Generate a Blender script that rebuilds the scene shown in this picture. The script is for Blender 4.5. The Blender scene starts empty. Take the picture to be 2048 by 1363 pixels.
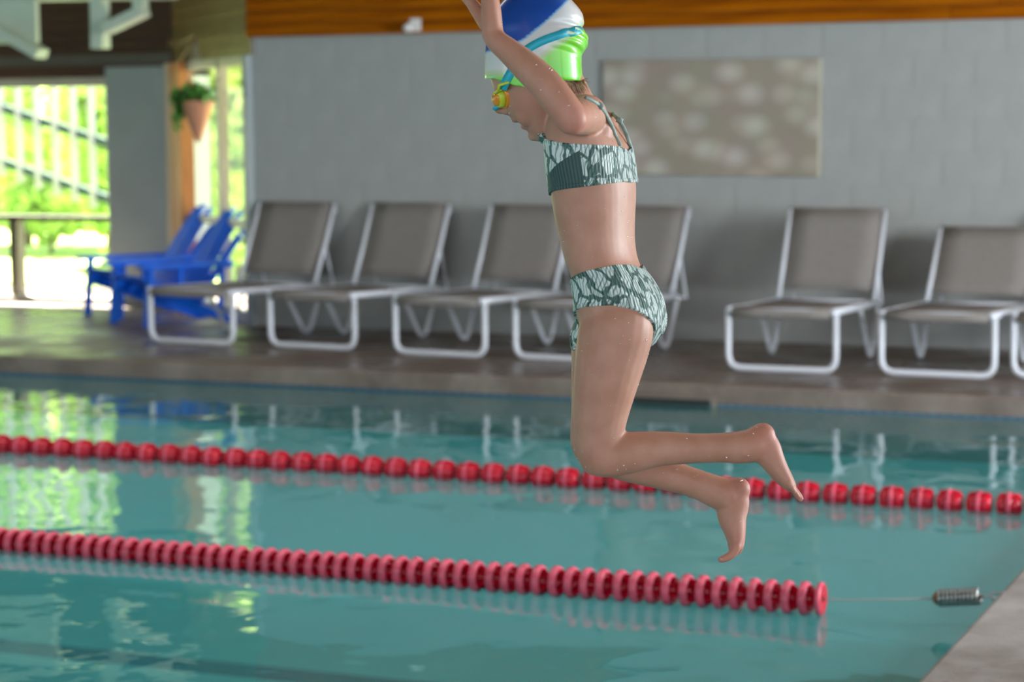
import bpy, bmesh, math, random
import numpy as np
from mathutils import Vector, Matrix
from mathutils.bvhtree import BVHTree

scene = bpy.context.scene
COL = scene.collection
PI = math.pi
random.seed(7)
rng = np.random.default_rng(11)

# ------------------------------------------------------------------ camera
F = 4410.29
CX, CY = 1024.0, 681.5
RW = np.array([[0.921389, -0.031313, 0.387378],
               [0.388560, 0.094637, -0.916551],
               [-0.007960, 0.995019, 0.099364]])      # camera axes -> world
CAM = np.array([0.0, 0.0, 1.62])
cam_data = bpy.data.cameras.new('camera')
cam = bpy.data.objects.new('camera', cam_data)
COL.objects.link(cam)
u_, s_, v_ = np.linalg.svd(RW)
RO = u_ @ v_
m4 = Matrix([[*RO[0], CAM[0]], [*RO[1], CAM[1]], [*RO[2], CAM[2]], [0, 0, 0, 1]])
cam.matrix_world = m4
cam_data.sensor_width = 36.0
cam_data.lens = F * 36.0 / 2048.0
cam_data.clip_start = 0.05
cam_data.clip_end = 300
cam_data.dof.use_dof = True
cam_data.dof.focus_distance = 4.18
cam_data.dof.aperture_fstop = 4.1
scene.camera = cam
PERSON_D = 4.0

# ------------------------------------------------------------------ light
world = bpy.data.worlds.new('world')
scene.world = world
world.use_nodes = True
bg = world.node_tree.nodes['Background']
bg.inputs['Color'].default_value = (0.80, 0.90, 1.0, 1)
bg.inputs['Strength'].default_value = 3.4

sun_data = bpy.data.lights.new('sun', 'SUN')
sun_data.energy = 70.0
sun_data.angle = 0.01
sun_data.color = (1.0, 0.95, 0.86)
sun = bpy.data.objects.new('sun', sun_data)
COL.objects.link(sun)
sun.rotation_euler = Vector((0.42, -0.40, -0.95)).to_track_quat('-Z', 'Y').to_euler()


def area(name, loc, target, sx, sy, power, color):
    d = bpy.data.lights.new(name, 'AREA')
    d.shape = 'RECTANGLE'
    d.size, d.size_y, d.energy, d.color = sx, sy, power, color
    o = bpy.data.objects.new(name, d)
    COL.objects.link(o)
    o.location = loc
    o.rotation_euler = (Vector(target) - Vector(loc)).to_track_quat('-Z', 'Z').to_euler()
    return o


# daylight entering through the window rows of the end wall and of the wall behind the camera
area('daylight_end_windows', (3.85, 8.9, 1.95), (0, 8.9, 1.95), 4.6, 2.1, 1550, (0.86, 0.94, 1.0))
area('daylight_rear_windows', (-5.0, -4.35, 2.0), (-5.0, 0, 2.0), 12.0, 2.0, 100, (0.88, 0.95, 1.0))
# added fill lamp in a lidded ceiling recess over the far pool
area('added_ceiling_fill', (-7.0, 7.4, 4.42), (-7.0, 7.4, 0), 9.8, 1.3, 190, (0.95, 0.98, 1.0))

vs = scene.view_settings
vs.view_transform = 'Standard'
vs.look = 'None'
vs.gamma = 1.0
vs.use_curve_mapping = False
vs.exposure = 0.06


# ------------------------------------------------------------------ pixel helpers
def ray(px, py):
    return RO @ np.array([px - CX, -(py - CY), -F])


def onz(px, py, z):
    q = ray(px, py)
    return CAM + q * ((z - CAM[2]) / q[2])


def ony(px, py, Y):
    q = ray(px, py)
    return CAM + q * (Y / q[1])


def pix(P):
    c = (np.asarray(P) - CAM) @ RO
    return CX + F * c[..., 0] / -c[..., 2], CY - F * c[..., 1] / -c[..., 2]


# ------------------------------------------------------------------ materials
def new_mat(name):
    m = bpy.data.materials.new(name)
    m.use_nodes = True
    nt = m.node_tree
    return m, nt, nt.nodes['Principled BSDF']


def link(nt, a, b):
    nt.links.new(a, b)


def mat(name, col, rough=0.5, var=0.0, scale=8.0, bump=0.0, bscale=60.0, metal=0.0, stretch=(1, 1, 1), col2=None, spec=0.5, detail=4.0):
    m, nt, b = new_mat(name)
    b.inputs['Base Color'].default_value = (*col, 1)
    b.inputs['Roughness'].default_value = rough
    b.inputs['Metallic'].default_value = metal
    b.inputs['Specular IOR Level'].default_value = spec
    tc = nt.nodes.new('ShaderNodeTexCoord')
    mp = nt.nodes.new('ShaderNodeMapping')
    mp.inputs['Scale'].default_value = stretch
    link(nt, tc.outputs['Object'], mp.inputs['Vector'])
    if var > 0 or col2:
        n = nt.nodes.new('ShaderNodeTexNoise')
        n.inputs['Scale'].default_value = scale
        n.inputs['Detail'].default_value = detail
        link(nt, mp.outputs['Vector'], n.inputs['Vector'])
        r = nt.nodes.new('ShaderNodeValToRGB')
        c2 = col2 or tuple(min(1, c * (1 + var)) for c in col)
        c1 = col if col2 else tuple(c * (1 - var) for c in col)
        r.color_ramp.elements[0].position = 0.3
        r.color_ramp.elements[1].position = 0.7
        r.color_ramp.elements[0].color = (*c1, 1)
        r.color_ramp.elements[1].color = (*c2, 1)
        link(nt, n.outputs['Fac'], r.inputs['Fac'])
        link(nt, r.outputs['Color'], b.inputs['Base Color'])
    if bump > 0:
        n2 = nt.nodes.new('ShaderNodeTexNoise')
        n2.inputs['Scale'].default_value = bscale
        n2.inputs['Detail'].default_value = 5
        link(nt, mp.outputs['Vector'], n2.inputs['Vector'])
        bp = nt.nodes.new('ShaderNodeBump')
        bp.inputs['Strength'].default_value = bump
        bp.inputs['Distance'].default_value = 0.01
        link(nt, n2.outputs['Fac'], bp.inputs['Height'])
        link(nt, bp.outputs['Normal'], b.inputs['Normal'])
    return m


M = {}
M['wall'] = mat('painted_block', (0.328, 0.334, 0.318), 0.7, 0.04, 5, 0.15, 120)
M['mortar'] = mat('painted_mortar', (0.315, 0.322, 0.306), 0.7, 0.03, 5)
M['pillar'] = mat('painted_pillar', (0.33, 0.375, 0.38), 0.6, 0.05, 3)
M['wood'] = mat('cedar', (0.17, 0.036, 0.0005), 0.7, 0, 2.2, 0.12, 30, stretch=(0.5, 6, 9), col2=(0.40, 0.115, 0.002), spec=0.03)
M['wood_olive'] = mat('olive_cedar', (0.15, 0.10, 0.022), 0.5, 0, 2.2, 0.1, 30, stretch=(0.5, 6, 9), col2=(0.24, 0.165, 0.045))  # olive-brown boards of the angled wall
M['wood_shaded'] = mat('shaded_cedar', (0.05, 0.018, 0.005), 0.6, 0, 2.2, 0.1, 30, stretch=(0.5, 6, 9), col2=(0.10, 0.036, 0.010))  # alcove boards: the ceiling's shade is put into this darker tone
M['wood_post'] = mat('orange_post', (0.42, 0.17, 0.045), 0.5, 0.2, 5, stretch=(6, 6, 0.6))
M['ceiling'] = mat('cedar_ceiling', (0.20, 0.085, 0.022), 0.6, 0.25, 3, stretch=(1, 8, 1))
M['room'] = mat('painted_room', (0.45, 0.47, 0.47), 0.7, 0.04, 3)
M['beige'] = mat('beige_trim', (0.50, 0.46, 0.36), 0.5, 0.05, 4)
M['trim_grey'] = mat('grey_trim', (0.10, 0.085, 0.06), 0.5, 0.1, 4)
M['white'] = mat('white_powder_coat', (0.68, 0.70, 0.75), 0.35, 0.03, 6)
M['truss'] = mat('white_steel', (0.50, 0.58, 0.46), 0.45, 0.06, 4)
M['sling'] = mat('taupe_sling', (0.240, 0.215, 0.198), 0.8, 0.06, 40, 0.3, 500)
M['blue'] = mat('blue_plastic', (0.000, 0.15, 0.85), 0.5, 0.12, 4, spec=0.25)
M['green'] = mat('planter_leaf', (0.06, 0.20, 0.02), 0.55, 0.3, 20)
M['terracotta'] = mat('terracotta', (0.55, 0.24, 0.13), 0.7, 0.12, 10)
M['coir'] = mat('coir', (0.16, 0.10, 0.05), 0.9, 0.2, 30)
M['steel'] = mat('spring_steel', (0.36, 0.38, 0.38), 0.35, 0.12, 60, metal=0.9)
M['rust'] = mat('rusty_brass', (0.16, 0.10, 0.05), 0.6, 0.3, 60, metal=0.5)
M['cable'] = mat('wire_rope', (0.42, 0.42, 0.40), 0.45, 0.15, 300, metal=0.5)
M['rim'] = mat('pink_plastic', (0.64, 0.085, 0.14), 0.38, 0.22, 22)  # float rims, paler and pinker than the red centres
M['red'] = mat('red_plastic', (0.50, 0.004, 0.024), 0.22, 0.12, 12)
M['sensor'] = mat('sensor_white', (0.75, 0.73, 0.70), 0.4, 0.03, 10)
M['black'] = mat('skimmer_black', (0.006, 0.008, 0.008), 0.5, 0.1, 10)
M['lawn'] = mat('lawn', (0.26, 0.42, 0.08), 0.9, 0, 0.7, col2=(0.42, 0.54, 0.16))
M['terrace'] = mat('terrace', (0.62, 0.60, 0.55), 0.8, 0.06, 3)
M['railing'] = mat('railing_teal', (0.022, 0.060, 0.058), 0.7, 0.1, 4)
M['baluster'] = mat('baluster_white', (0.36, 0.36, 0.42), 0.6, 0.04, 4)
M['bark'] = mat('bark', (0.12, 0.085, 0.05), 0.9, 0.3, 12)
M['siding'] = mat('shed_siding', (0.50, 0.50, 0.42), 0.7, 0.05, 4)
M['roofing'] = mat('shed_roof', (0.16, 0.13, 0.11), 0.8, 0.15, 10)
M['basin'] = mat('pool_plaster', (0.30, 0.72, 0.70), 0.8, 0.06, 1.2)
M['basin_line'] = mat('pool_lane_tile', (0.03, 0.10, 0.17), 0.6, 0.1, 6)


def leaf_mat(name, c1, c2):
    m, nt, b = new_mat(name)
    tc = nt.nodes.new('ShaderNodeTexCoord')
    n = nt.nodes.new('ShaderNodeTexNoise')
    n.inputs['Scale'].default_value = 1.6
    link(nt, tc.outputs['Object'], n.inputs['Vector'])
    r = nt.nodes.new('ShaderNodeValToRGB')
    r.color_ramp.elements[0].position = 0.35
    r.color_ramp.elements[1].position = 0.65
    r.color_ramp.elements[0].color = (*c1, 1)
    r.color_ramp.elements[1].color = (*c2, 1)
    link(nt, n.outputs['Fac'], r.inputs['Fac'])
    link(nt, r.outputs['Color'], b.inputs['Base Color'])
    b.inputs['Roughness'].default_value = 0.6
    tr = nt.nodes.new('ShaderNodeBsdfTranslucent')
    link(nt, r.outputs['Color'], tr.inputs['Color'])
    mx = nt.nodes.new('ShaderNodeMixShader')
    mx.inputs[0].default_value = 0.5
    link(nt, b.outputs[0], mx.inputs[1])
    link(nt, tr.outputs[0], mx.inputs[2])
    link(nt, mx.outputs[0], nt.nodes['Material Output'].inputs['Surface'])
    return m


M['leaf_a'] = leaf_mat('leaf_bright', (0.36, 0.54, 0.12), (0.74, 0.86, 0.34))
M['leaf_b'] = leaf_mat('leaf_mid', (0.10, 0.26, 0.03), (0.34, 0.52, 0.08))


def glass_mat():
    m, nt, b = new_mat('window_glass')
    tr = nt.nodes.new('ShaderNodeBsdfTransparent')
    gl = nt.nodes.new('ShaderNodeBsdfGlossy')
    gl.inputs['Roughness'].default_value = 0.02
    mx = nt.nodes.new('ShaderNodeMixShader')
    mx.inputs[0].default_value = 0.05
    link(nt, tr.outputs[0], mx.inputs[1])
    link(nt, gl.outputs[0], mx.inputs[2])
    link(nt, mx.outputs[0], nt.nodes['Material Output'].inputs['Surface'])
    return m


M['glass'] = glass_mat()


def water_mat():
    m, nt, b = new_mat('pool_water')
    tc = nt.nodes.new('ShaderNodeTexCoord')
    mp = nt.nodes.new('ShaderNodeMapping')
    mp.inputs['Scale'].default_value = (1.0, 1.0, 1.0)
    link(nt, tc.outputs['Object'], mp.inputs['Vector'])
    n1 = nt.nodes.new('ShaderNodeTexNoise')
    n1.inputs['Scale'].default_value = 2.1
    n1.inputs['Detail'].default_value = 1.5
    n1.inputs['Roughness'].default_value = 0.4
    n1.inputs['Distortion'].default_value = 0.6
    link(nt, mp.outputs['Vector'], n1.inputs['Vector'])
    # the water is choppier towards the near left, away from the end wall
    sx = nt.nodes.new('ShaderNodeSeparateXYZ')
    link(nt, tc.outputs['Object'], sx.inputs[0])
    n2 = nt.nodes.new('ShaderNodeTexNoise')
    n2.inputs['Scale'].default_value = 7.0
    n2.inputs['Detail'].default_value = 2.0
    link(nt, mp.outputs['Vector'], n2.inputs['Vector'])
    mr = nt.nodes.new('ShaderNodeMapRange')
    mr.inputs['From Min'].default_value = -2.2
    mr.inputs['From Max'].default_value = -4.5
    mr.inputs['To Min'].default_value = 0.03
    mr.inputs['To Max'].default_value = 0.16
    link(nt, sx.outputs['X'], mr.inputs['Value'])
    mu = nt.nodes.new('ShaderNodeMath')
    mu.operation = 'MULTIPLY'
    link(nt, n2.outputs['Fac'], mu.inputs[0])
    link(nt, mr.outputs['Result'], mu.inputs[1])
    ad = nt.nodes.new('ShaderNodeMath')
    ad.operation = 'ADD'
    link(nt, n1.outputs['Fac'], ad.inputs[0])
    link(nt, mu.outputs[0], ad.inputs[1])
    bp = nt.nodes.new('ShaderNodeBump')
    bp.inputs['Strength'].default_value = 1.0
    bp.inputs['Distance'].default_value = 0.0085
    link(nt, ad.outputs[0], bp.inputs['Height'])
    tr = nt.nodes.new('ShaderNodeBsdfTransparent')
    tr.inputs['Color'].default_value = (0.66, 0.92, 0.93, 1)
    df = nt.nodes.new('ShaderNodeBsdfDiffuse')
    df.inputs['Color'].default_value = (0.07, 0.40, 0.41, 1)
    murk = nt.nodes.new('ShaderNodeMixShader')
    murk.inputs[0].default_value = 0.33
    link(nt, tr.outputs[0], murk.inputs[1])
    link(nt, df.outputs[0], murk.inputs[2])
    gl = nt.nodes.new('ShaderNodeBsdfGlossy')
    gl.inputs['Roughness'].default_value = 0.015
    gl.inputs['Color'].default_value = (1, 1, 1, 1)
    link(nt, bp.outputs['Normal'], gl.inputs['Normal'])
    fr = nt.nodes.new('ShaderNodeFresnel')
    fr.inputs['IOR'].default_value = 1.33
    link(nt, bp.outputs['Normal'], fr.inputs['Normal'])
    mx = nt.nodes.new('ShaderNodeMixShader')
    link(nt, fr.outputs[0], mx.inputs[0])
    link(nt, murk.outputs[0], mx.inputs[1])
    link(nt, gl.outputs[0], mx.inputs[2])
    link(nt, mx.outputs[0], nt.nodes['Material Output'].inputs['Surface'])
    return m


M['water'] = water_mat()


def deck_mat(name, lo, hi):
    m, nt, b = new_mat(name)
    tc = nt.nodes.new('ShaderNodeTexCoord')
    n = nt.nodes.new('ShaderNodeTexNoise')
    n.inputs['Scale'].default_value = 3.0
    n.inputs['Detail'].default_value = 8
    n.inputs['Roughness'].default_value = 0.65
    link(nt, tc.outputs['Object'], n.inputs['Vector'])
    r = nt.nodes.new('ShaderNodeValToRGB')
    r.color_ramp.elements[0].position = 0.30
    r.color_ramp.elements[1].position = 0.72
    r.color_ramp.elements[0].color = (*lo, 1)
    r.color_ramp.elements[1].color = (*hi, 1)
    link(nt, n.outputs['Fac'], r.inputs['Fac'])
    link(nt, r.outputs['Color'], b.inputs['Base Color'])
    w = nt.nodes.new('ShaderNodeTexNoise')
    w.inputs['Scale'].default_value = 1.7
    w.inputs['Detail'].default_value = 4
    link(nt, tc.outputs['Object'], w.inputs['Vector'])
    rr = nt.nodes.new('ShaderNodeMapRange')
    rr.inputs['From Min'].default_value = 0.42
    rr.inputs['From Max'].default_value = 0.58
    rr.inputs['To Min'].default_value = 0.55
    rr.inputs['To Max'].default_value = 0.22
    link(nt, w.outputs['Fac'], rr.inputs['Value'])
    link(nt, rr.outputs['Result'], b.inputs['Roughness'])
    g = nt.nodes.new('ShaderNodeTexNoise')
    g.inputs['Scale'].default_value = 110
    g.inputs['Detail'].default_value = 5
    link(nt, tc.outputs['Object'], g.inputs['Vector'])
    bp = nt.nodes.new('ShaderNodeBump')
    bp.inputs['Strength'].default_value = 0.35
    bp.inputs['Distance'].default_value = 0.006
    link(nt, g.outputs['Fac'], bp.inputs['Height'])
    link(nt, bp.outputs['Normal'], b.inputs['Normal'])
    return m


M['deck'] = deck_mat('brown_wet_concrete', (0.110, 0.078, 0.058), (0.235, 0.190, 0.158))
M['deck_end'] = deck_mat('grey_wet_concrete', (0.165, 0.145, 0.125), (0.38, 0.36, 0.34))


def tile_mat():
    m, nt, b = new_mat('waterline_tile')
    tc = nt.nodes.new('ShaderNodeTexCoord')
    br = nt.nodes.new('ShaderNodeTexChecker')
    br.inputs['Scale'].default_value = 33
    br.inputs['Color1'].default_value = (0.010, 0.045, 0.10, 1)
    br.inputs['Color2'].default_value = (0.03, 0.10, 0.15, 1)
    link(nt, tc.outputs['Object'], br.inputs['Vector'])
    link(nt, br.outputs['Color'], b.inputs['Base Color'])
    b.inputs['Roughness'].default_value = 0.2
    return m


M['tile'] = tile_mat()


def art_mat():
    m, nt, b = new_mat('leaf_print_canvas')
    tc = nt.nodes.new('ShaderNodeTexCoord')
    mp = nt.nodes.new('ShaderNodeMapping')
    mp.inputs['Scale'].default_value = (4.6, 4.6, 6.4)
    mp.inputs['Rotation'].default_value = (0, 0.35, 0)
    link(nt, tc.outputs['Object'], mp.inputs['Vector'])
    v = nt.nodes.new('ShaderNodeTexVoronoi')
    v.feature = 'SMOOTH_F1'
    v.inputs['Scale'].default_value = 1.0
    v.inputs['Smoothness'].default_value = 0.3
    link(nt, mp.outputs['Vector'], v.inputs['Vector'])
    r = nt.nodes.new('ShaderNodeValToRGB')
    e = r.color_ramp.elements
    e[0].position, e[0].color = 0.12, (0.46, 0.42, 0.345, 1)
    e[1].position, e[1].color = 0.62, (0.29, 0.235, 0.17, 1)
    k = e.new(0.34)
    k.color = (0.385, 0.33, 0.255, 1)
    link(nt, v.outputs['Distance'], r.inputs['Fac'])
    n = nt.nodes.new('ShaderNodeTexNoise')
    n.inputs['Scale'].default_value = 4.0
    link(nt, tc.outputs['Object'], n.inputs['Vector'])
    mx = nt.nodes.new('ShaderNodeMixRGB')
    mx.blend_type = 'OVERLAY'
    mx.inputs[0].default_value = 0.15
    link(nt, r.outputs['Color'], mx.inputs[1])
    link(nt, n.outputs['Color'], mx.inputs[2])
    hs = nt.nodes.new('ShaderNodeHueSaturation')
    hs.inputs['Saturation'].default_value = 0.8
    link(nt, mx.outputs[0], hs.inputs['Color'])
    link(nt, hs.outputs[0], b.inputs['Base Color'])
    b.inputs['Roughness'].default_value = 0.8
    return m


M['art'] = art_mat()


# ------------------------------------------------------------------ mesh helpers
def tag(o, label=None, cat=None, group=None, kind=None):
    if label: o['label'] = label
    if cat: o['category'] = cat
    if group: o['group'] = group
    if kind: o['kind'] = kind
    return o


def empty(name, loc=(0, 0, 0), rz=0.0):
    o = bpy.data.objects.new(name, None)
    o.empty_display_size = 0.1
    COL.objects.link(o)
    o.location = loc
    o.rotation_euler = (0, 0, rz)
    return o


class MB:
    def __init__(self):
        self.v, self.f, self.mi, self.sm = [], [], [], []

    def add(self, verts, faces, mi=0, smooth=False):
        o = len(self.v)
        self.v += [tuple(map(float, p)) for p in verts]
        for f in faces:
            self.f.append(tuple(i + o for i in f))
            self.mi.append(mi)
            self.sm.append(smooth)
        return self

    def box(self, lo, hi, mi=0):
        (a, b, c), (d, e, g) = lo, hi
        vs_ = [(a, b, c), (d, b, c), (d, e, c), (a, e, c), (a, b, g), (d, b, g), (d, e, g), (a, e, g)]
        return self.add(vs_, [(3, 2, 1, 0), (4, 5, 6, 7), (0, 1, 5, 4), (1, 2, 6, 5), (2, 3, 7, 6), (3, 0, 4, 7)], mi)

    def bar(self, p, q, w, h, up=(0, 0, 1), mi=0):
        p, q = Vector(p), Vector(q)
        d = (q - p).normalized()
        s = d.cross(Vector(up))
        if s.length < 1e-4: s = d.cross(Vector((0, 1, 0)))
        s.normalize()
        t = s.cross(d)
        s, t = s * w / 2, t * h / 2
        vs_ = [p - s - t, p + s - t, p + s + t, p - s + t, q - s - t, q + s - t, q + s + t, q - s + t]
        return self.add(vs_, [(3, 2, 1, 0), (4, 5, 6, 7), (0, 1, 5, 4), (1, 2, 6, 5), (2, 3, 7, 6), (3, 0, 4, 7)], mi)

    def tube(self, pts, r, n=10, mi=0, cap=True, r2=None):
        pts = [Vector(p) for p in pts]
        rs = r if isinstance(r, (list, tuple)) else [r] * len(pts)
        prev = None
        rings = []
        for i, p in enumerate(pts):
            if i == 0: t = pts[1] - p
            elif i == len(pts) - 1: t = p - pts[i - 1]
            else: t = (pts[i + 1] - p).normalized() + (p - pts[i - 1]).normalized()
            t.normalize()
            if prev is None:
                a = Vector((0, 0, 1)) if abs(t.z) < 0.9 else Vector((1, 0, 0))
                nrm = t.cross(a).normalized()
            else:
                nrm = (prev - t * prev.dot(t)).normalized()
            prev = nrm
            bn = t.cross(nrm)
            rings.append([p + (nrm * math.cos(k * 2 * PI / n) + bn * math.sin(k * 2 * PI / n)) * rs[i] for k in range(n)])
        vs_ = [v for rg in rings for v in rg]
        fs = []
        for i in range(len(rings) - 1):
            for k in range(n):
                k2 = (k + 1) % n
                fs.append((i * n + k, i * n + k2, (i + 1) * n + k2, (i + 1) * n + k))
        if cap:
            fs.append(tuple(range(n - 1, -1, -1)))
            fs.append(tuple((len(rings) - 1) * n + k for k in range(n)))
        return self.add(vs_, fs, mi, True)

    def lathe_x(self, prof, n=20, mis=None, closed=False):
        """profile of (x, r) turned about the x axis"""
        vs_, fs = [], []
        for x, r in prof:
            for k in range(n):
                a = k * 2 * PI / n
                vs_.append((x, r * math.cos(a), r * math.sin(a)))
        base = len(self.v)
        self.v += vs_
        for i in range(len(prof) - 1):
            for k in range(n):
                k2 = (k + 1) % n
                self.f.append((base + i * n + k, base + (i + 1) * n + k, base + (i + 1) * n + k2, base + i * n + k2))
                self.mi.append(mis[i] if mis else 0)
                self.sm.append(True)
        return self

    def mesh(self, name, mats):
        me = bpy.data.meshes.new(name)
        me.from_pydata(self.v, [], self.f)
        for m in (mats if isinstance(mats, (list, tuple)) else [mats]):
            me.materials.append(m)
        me.polygons.foreach_set('material_index', self.mi)
        me.polygons.foreach_set('use_smooth', self.sm)
        me.update()
        return me

    def build(self, name, mats, parent=None, bevel=0.0):
        o = bpy.data.objects.new(name, self.mesh(name, mats))
        COL.objects.link(o)
        if parent: o.parent = parent
        if bevel:
            b = o.modifiers.new('bevel', 'BEVEL')
            b.width = bevel
            b.segments = 2
            b.limit_method = 'ANGLE'
        return o


def inst(name, me, parent=None, loc=(0, 0, 0), rot=(0, 0, 0), scale=(1, 1, 1)):
    o = bpy.data.objects.new(name, me)
    COL.objects.link(o)
    if parent: o.parent = parent
    o.location, o.rotation_euler, o.scale = loc, rot, scale
    return o


def copy_tree(o, parent=None):
    c = o.copy()
    COL.objects.link(c)
    c.parent = parent
    for ch in o.children:
        copy_tree(ch, c)
    return c


def fillet(pts, r, n=5):
    """round the inner corners of a polyline"""
    pts = [Vector(p) for p in pts]
    out = [pts[0]]
    for i in range(1, len(pts) - 1):
        a, b, c = pts[i - 1], pts[i], pts[i + 1]
        d1, d2 = (a - b).normalized(), (c - b).normalized()
        p, q = b + d1 * r, b + d2 * r
        for k in range(n + 1):
            t = k / n
            out.append(p * (1 - t) ** 2 + b * 2 * t * (1 - t) + q * t * t)
    out.append(pts[-1])
    return out


# ------------------------------------------------------------------ setting
DECK = 0.12
YW = 14.3               # long wall behind the loungers
YA = 15.8                # window wall of the alcove
YC = 11.9                # far pool edge
XE = -1.26               # pool end
XR = 3.6                 # end wall
CEIL = 4.3
XCOR = ony(508, 300, YW)[0]
ZW = ony(1024, 62, YW)[2]
XP1 = ony(352, 300, YA)[0]      # where the angled wall meets the alcove wall
XP0 = ony(214, 300, YA)[0]      # right jamb of the alcove window


def struct(mb, name, m, bevel=0.0):
    return tag(mb.build(name, m, None, bevel), kind='structure')


# floor: deck slabs with pool coping
struct(MB().box((-17, YC, -0.25), (XR, 17.2, DECK)), 'floor', M['deck'], 0.015)
struct(MB().box((XE, -5, -0.25), (XR, YC, DECK)), 'floor_end', M['deck_end'], 0.015)
basin = MB()
basin.box((-17, -5, -1.5), (XE, YC + 0.05, -1.3))
basin.box((-17, YC, -1.3), (XE, YC + 0.1, -0.25))
basin.box((XE, -5, -1.3), (XE + 0.1, YC + 0.1, -0.25))
struct(basin, 'floor_basin', M['basin'])
ln = MB()
for yy in (3.6, 5.7, 7.9, 10.1):
    ln.box((-17, yy - 0.12, -1.3), (XE - 0.6, yy + 0.12, -1.295))
struct(ln, 'trim_1', M['basin_line'])
tl = MB()
tl.box((-17, YC - 0.012, -0.12), (XE, YC - 0.001, 0.012))
tl.box((XE - 0.012, -5, -0.12), (XE - 0.001, YC, 0.012))
struct(tl, 'trim_2', M['tile'])
wt = MB().add([(-17, -5, 0), (XE, -5, 0), (XE, YC, 0), (-17, YC, 0)], [(0, 1, 2, 3)])
w_o = wt.build('pool_water', M['water'])
tag(w_o, 'calm teal pool water with soft ripples and window reflections', 'water', kind='stuff')

# long block wall
wall = struct(MB().box((XCOR, YW - 0.001, 0.0), (XR + 0.2, YW + 0.25, CEIL)), 'wall_back', M['mortar'])
blk = MB().box((0.0025, 0, 0.002), (0.3975, 0.012, 0.198)).mesh('block', M['wall'])
hb = (ZW - DECK) / 10.0
for r_ in range(10):
    off = 0.2 * (r_ % 2)
    x = XR
    k = 0
    while x > XCOR + 0.02:
        w = 0.4 if not (k == 0 and off) else 0.2
        x0 = max(XCOR, x - w)
        inst('block', blk, wall, (x0, YW - 0.004, DECK + r_ * hb), scale=((x - x0) / 0.4, 1, hb / 0.2))
        x = x0
        k += 1
# cedar boards above the blocks
tw = struct(MB().box((XCOR - 0.02, YW - 0.02, ZW + 0.005), (XR, YW + 0.004, CEIL)), 'trim_3', M['wood_shaded'])
z = ZW
k = 0
while z < 3.2:
    h = 0.092
    x = XCOR - 0.02 - random.random() * 1.2
    while x < XR:
        L = 2.6 + random.random() * 1.6
        a, b = max(x, XCOR - 0.02), min(x + L - 0.004, XR)
        if b > a:
            p = MB().box((0, 0, 0), (b - a, 0.028, h - 0.006)).build('plank', M['wood'], tw)
            p.location = (a, YW - 0.048 - 0.004 * random.random(), z)
        x += L
    z += h
    k += 1

# alcove: solid pier, low wall below the window, boards above with shade in their colour
zp = ony(280, 133, YA)[2]
struct(MB().box((XP0, YA, 0), (XP1 + 0.15, YA + 0.3, zp)), 'wall_left', M['pillar'])
zs = ony(100, 592, YA)[2]
zh = ony(100, 156, YA)[2]
struct(MB().box((-17, YA, 0), (XP0, YA + 0.3, zs - 0.03)), 'wall_low', M['beige'])
up = struct(MB().box((-17, YA + 0.02, zh), (XP1 + 0.15, YA + 0.3, CEIL)), 'wall_upper', M['wood_shaded'])
z = zp
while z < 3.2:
    p = MB().box((0, 0, 0), (XP1 + 0.15 + 17, 0.024, 0.086)).build('plank', M['wood_shaded'], up)
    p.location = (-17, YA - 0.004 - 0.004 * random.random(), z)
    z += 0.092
struct(MB().box((-17, YA - 0.04, zp + 0.02), (XP1, YA - 0.008, zp + 0.105)), 'trim_4', M['trim_grey'])
# angled wall of boards over the glazed bay
A0 = Vector((XCOR, YW, 0))
A1 = Vector((XP1, YA, 0))
ad = (A1 - A0)
AL = ad.length
ad.normalize()
an = Vector((-ad.y, ad.x, 0))
if an.y > 0: an = -an            # towards the room
ANG = math.atan2(ad.y, ad.x)
zb0 = ony(490, 112, YW + 0.2)[2]


def on_angle(s, d, z):
    p = A0 + ad * s + an * d
    return (p.x, p.y, z)


au = MB()
au.bar(on_angle(-0.02, -0.06, (zb0 + CEIL) / 2), on_angle(AL, -0.06, (zb0 + CEIL) / 2), 0.1, CEIL - zb0)
au = struct(au, 'wall_angle', M['wood_shaded'])
z = zb0 + 0.0
while z < 3.2:
    p = MB().bar(on_angle(0.0, 0.0, z + 0.043), on_angle(AL, 0.0, z + 0.043), 0.024, 0.086).build('plank', M['wood_olive'], au)
    z += 0.092
tr4 = MB().bar(on_angle(0.0, 0.03, zb0 + 0.16), on_angle(AL, 0.03, zb0 + 0.16), 0.03, 0.06)
struct(tr4, 'trim_5', M['wood_olive'])

# remaining shell, outside the picture
wr = MB()
wr.box((XR, -5, 0), (XR + 0.2, YW + 0.2, 0.85))
wr.box((XR, -5, 3.05), (XR + 0.2, YW + 0.2, CEIL))
for yy in (-5, -0.5, 3.3, 7.0, 10.8):
    wr.box((XR, yy, 0.85), (XR + 0.2, yy + 0.35, 3.05))
wr.box((XR, 11.0, 0.85), (XR + 0.2, YW + 0.2, 3.05))
struct(wr, 'wall_right', M['room'])
wf = MB()
wf.box((-17, -5.2, 0), (XR + 0.2, -5, 1.0))
wf.box((-17, -5.2, 3.0), (XR + 0.2, -5, CEIL))
for xx in (-17, -11.5, -8.0, -5.0, -2.0, 1.0):
    wf.box((xx, -5.2, 1.0), (xx + (0.5 if xx > -17 else 5.5), -5, 3.0))
struct(wf, 'wall_front', M['room'])
struct(MB().box((-17.2, -5.2, 0), (-17, 17, CEIL)), 'wall_far_left', M['room'])
cl = MB()
cl.box((-17.2, -5.2, CEIL), (XR + 0.2, 6.7, CEIL + 0.3))
cl.box((-17.2, 8.1, CEIL), (XR + 0.2, 16.3, CEIL + 0.3))
cl.box((-17.2, 6.7, CEIL), (-12.0, 8.1, CEIL + 0.3))
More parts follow.
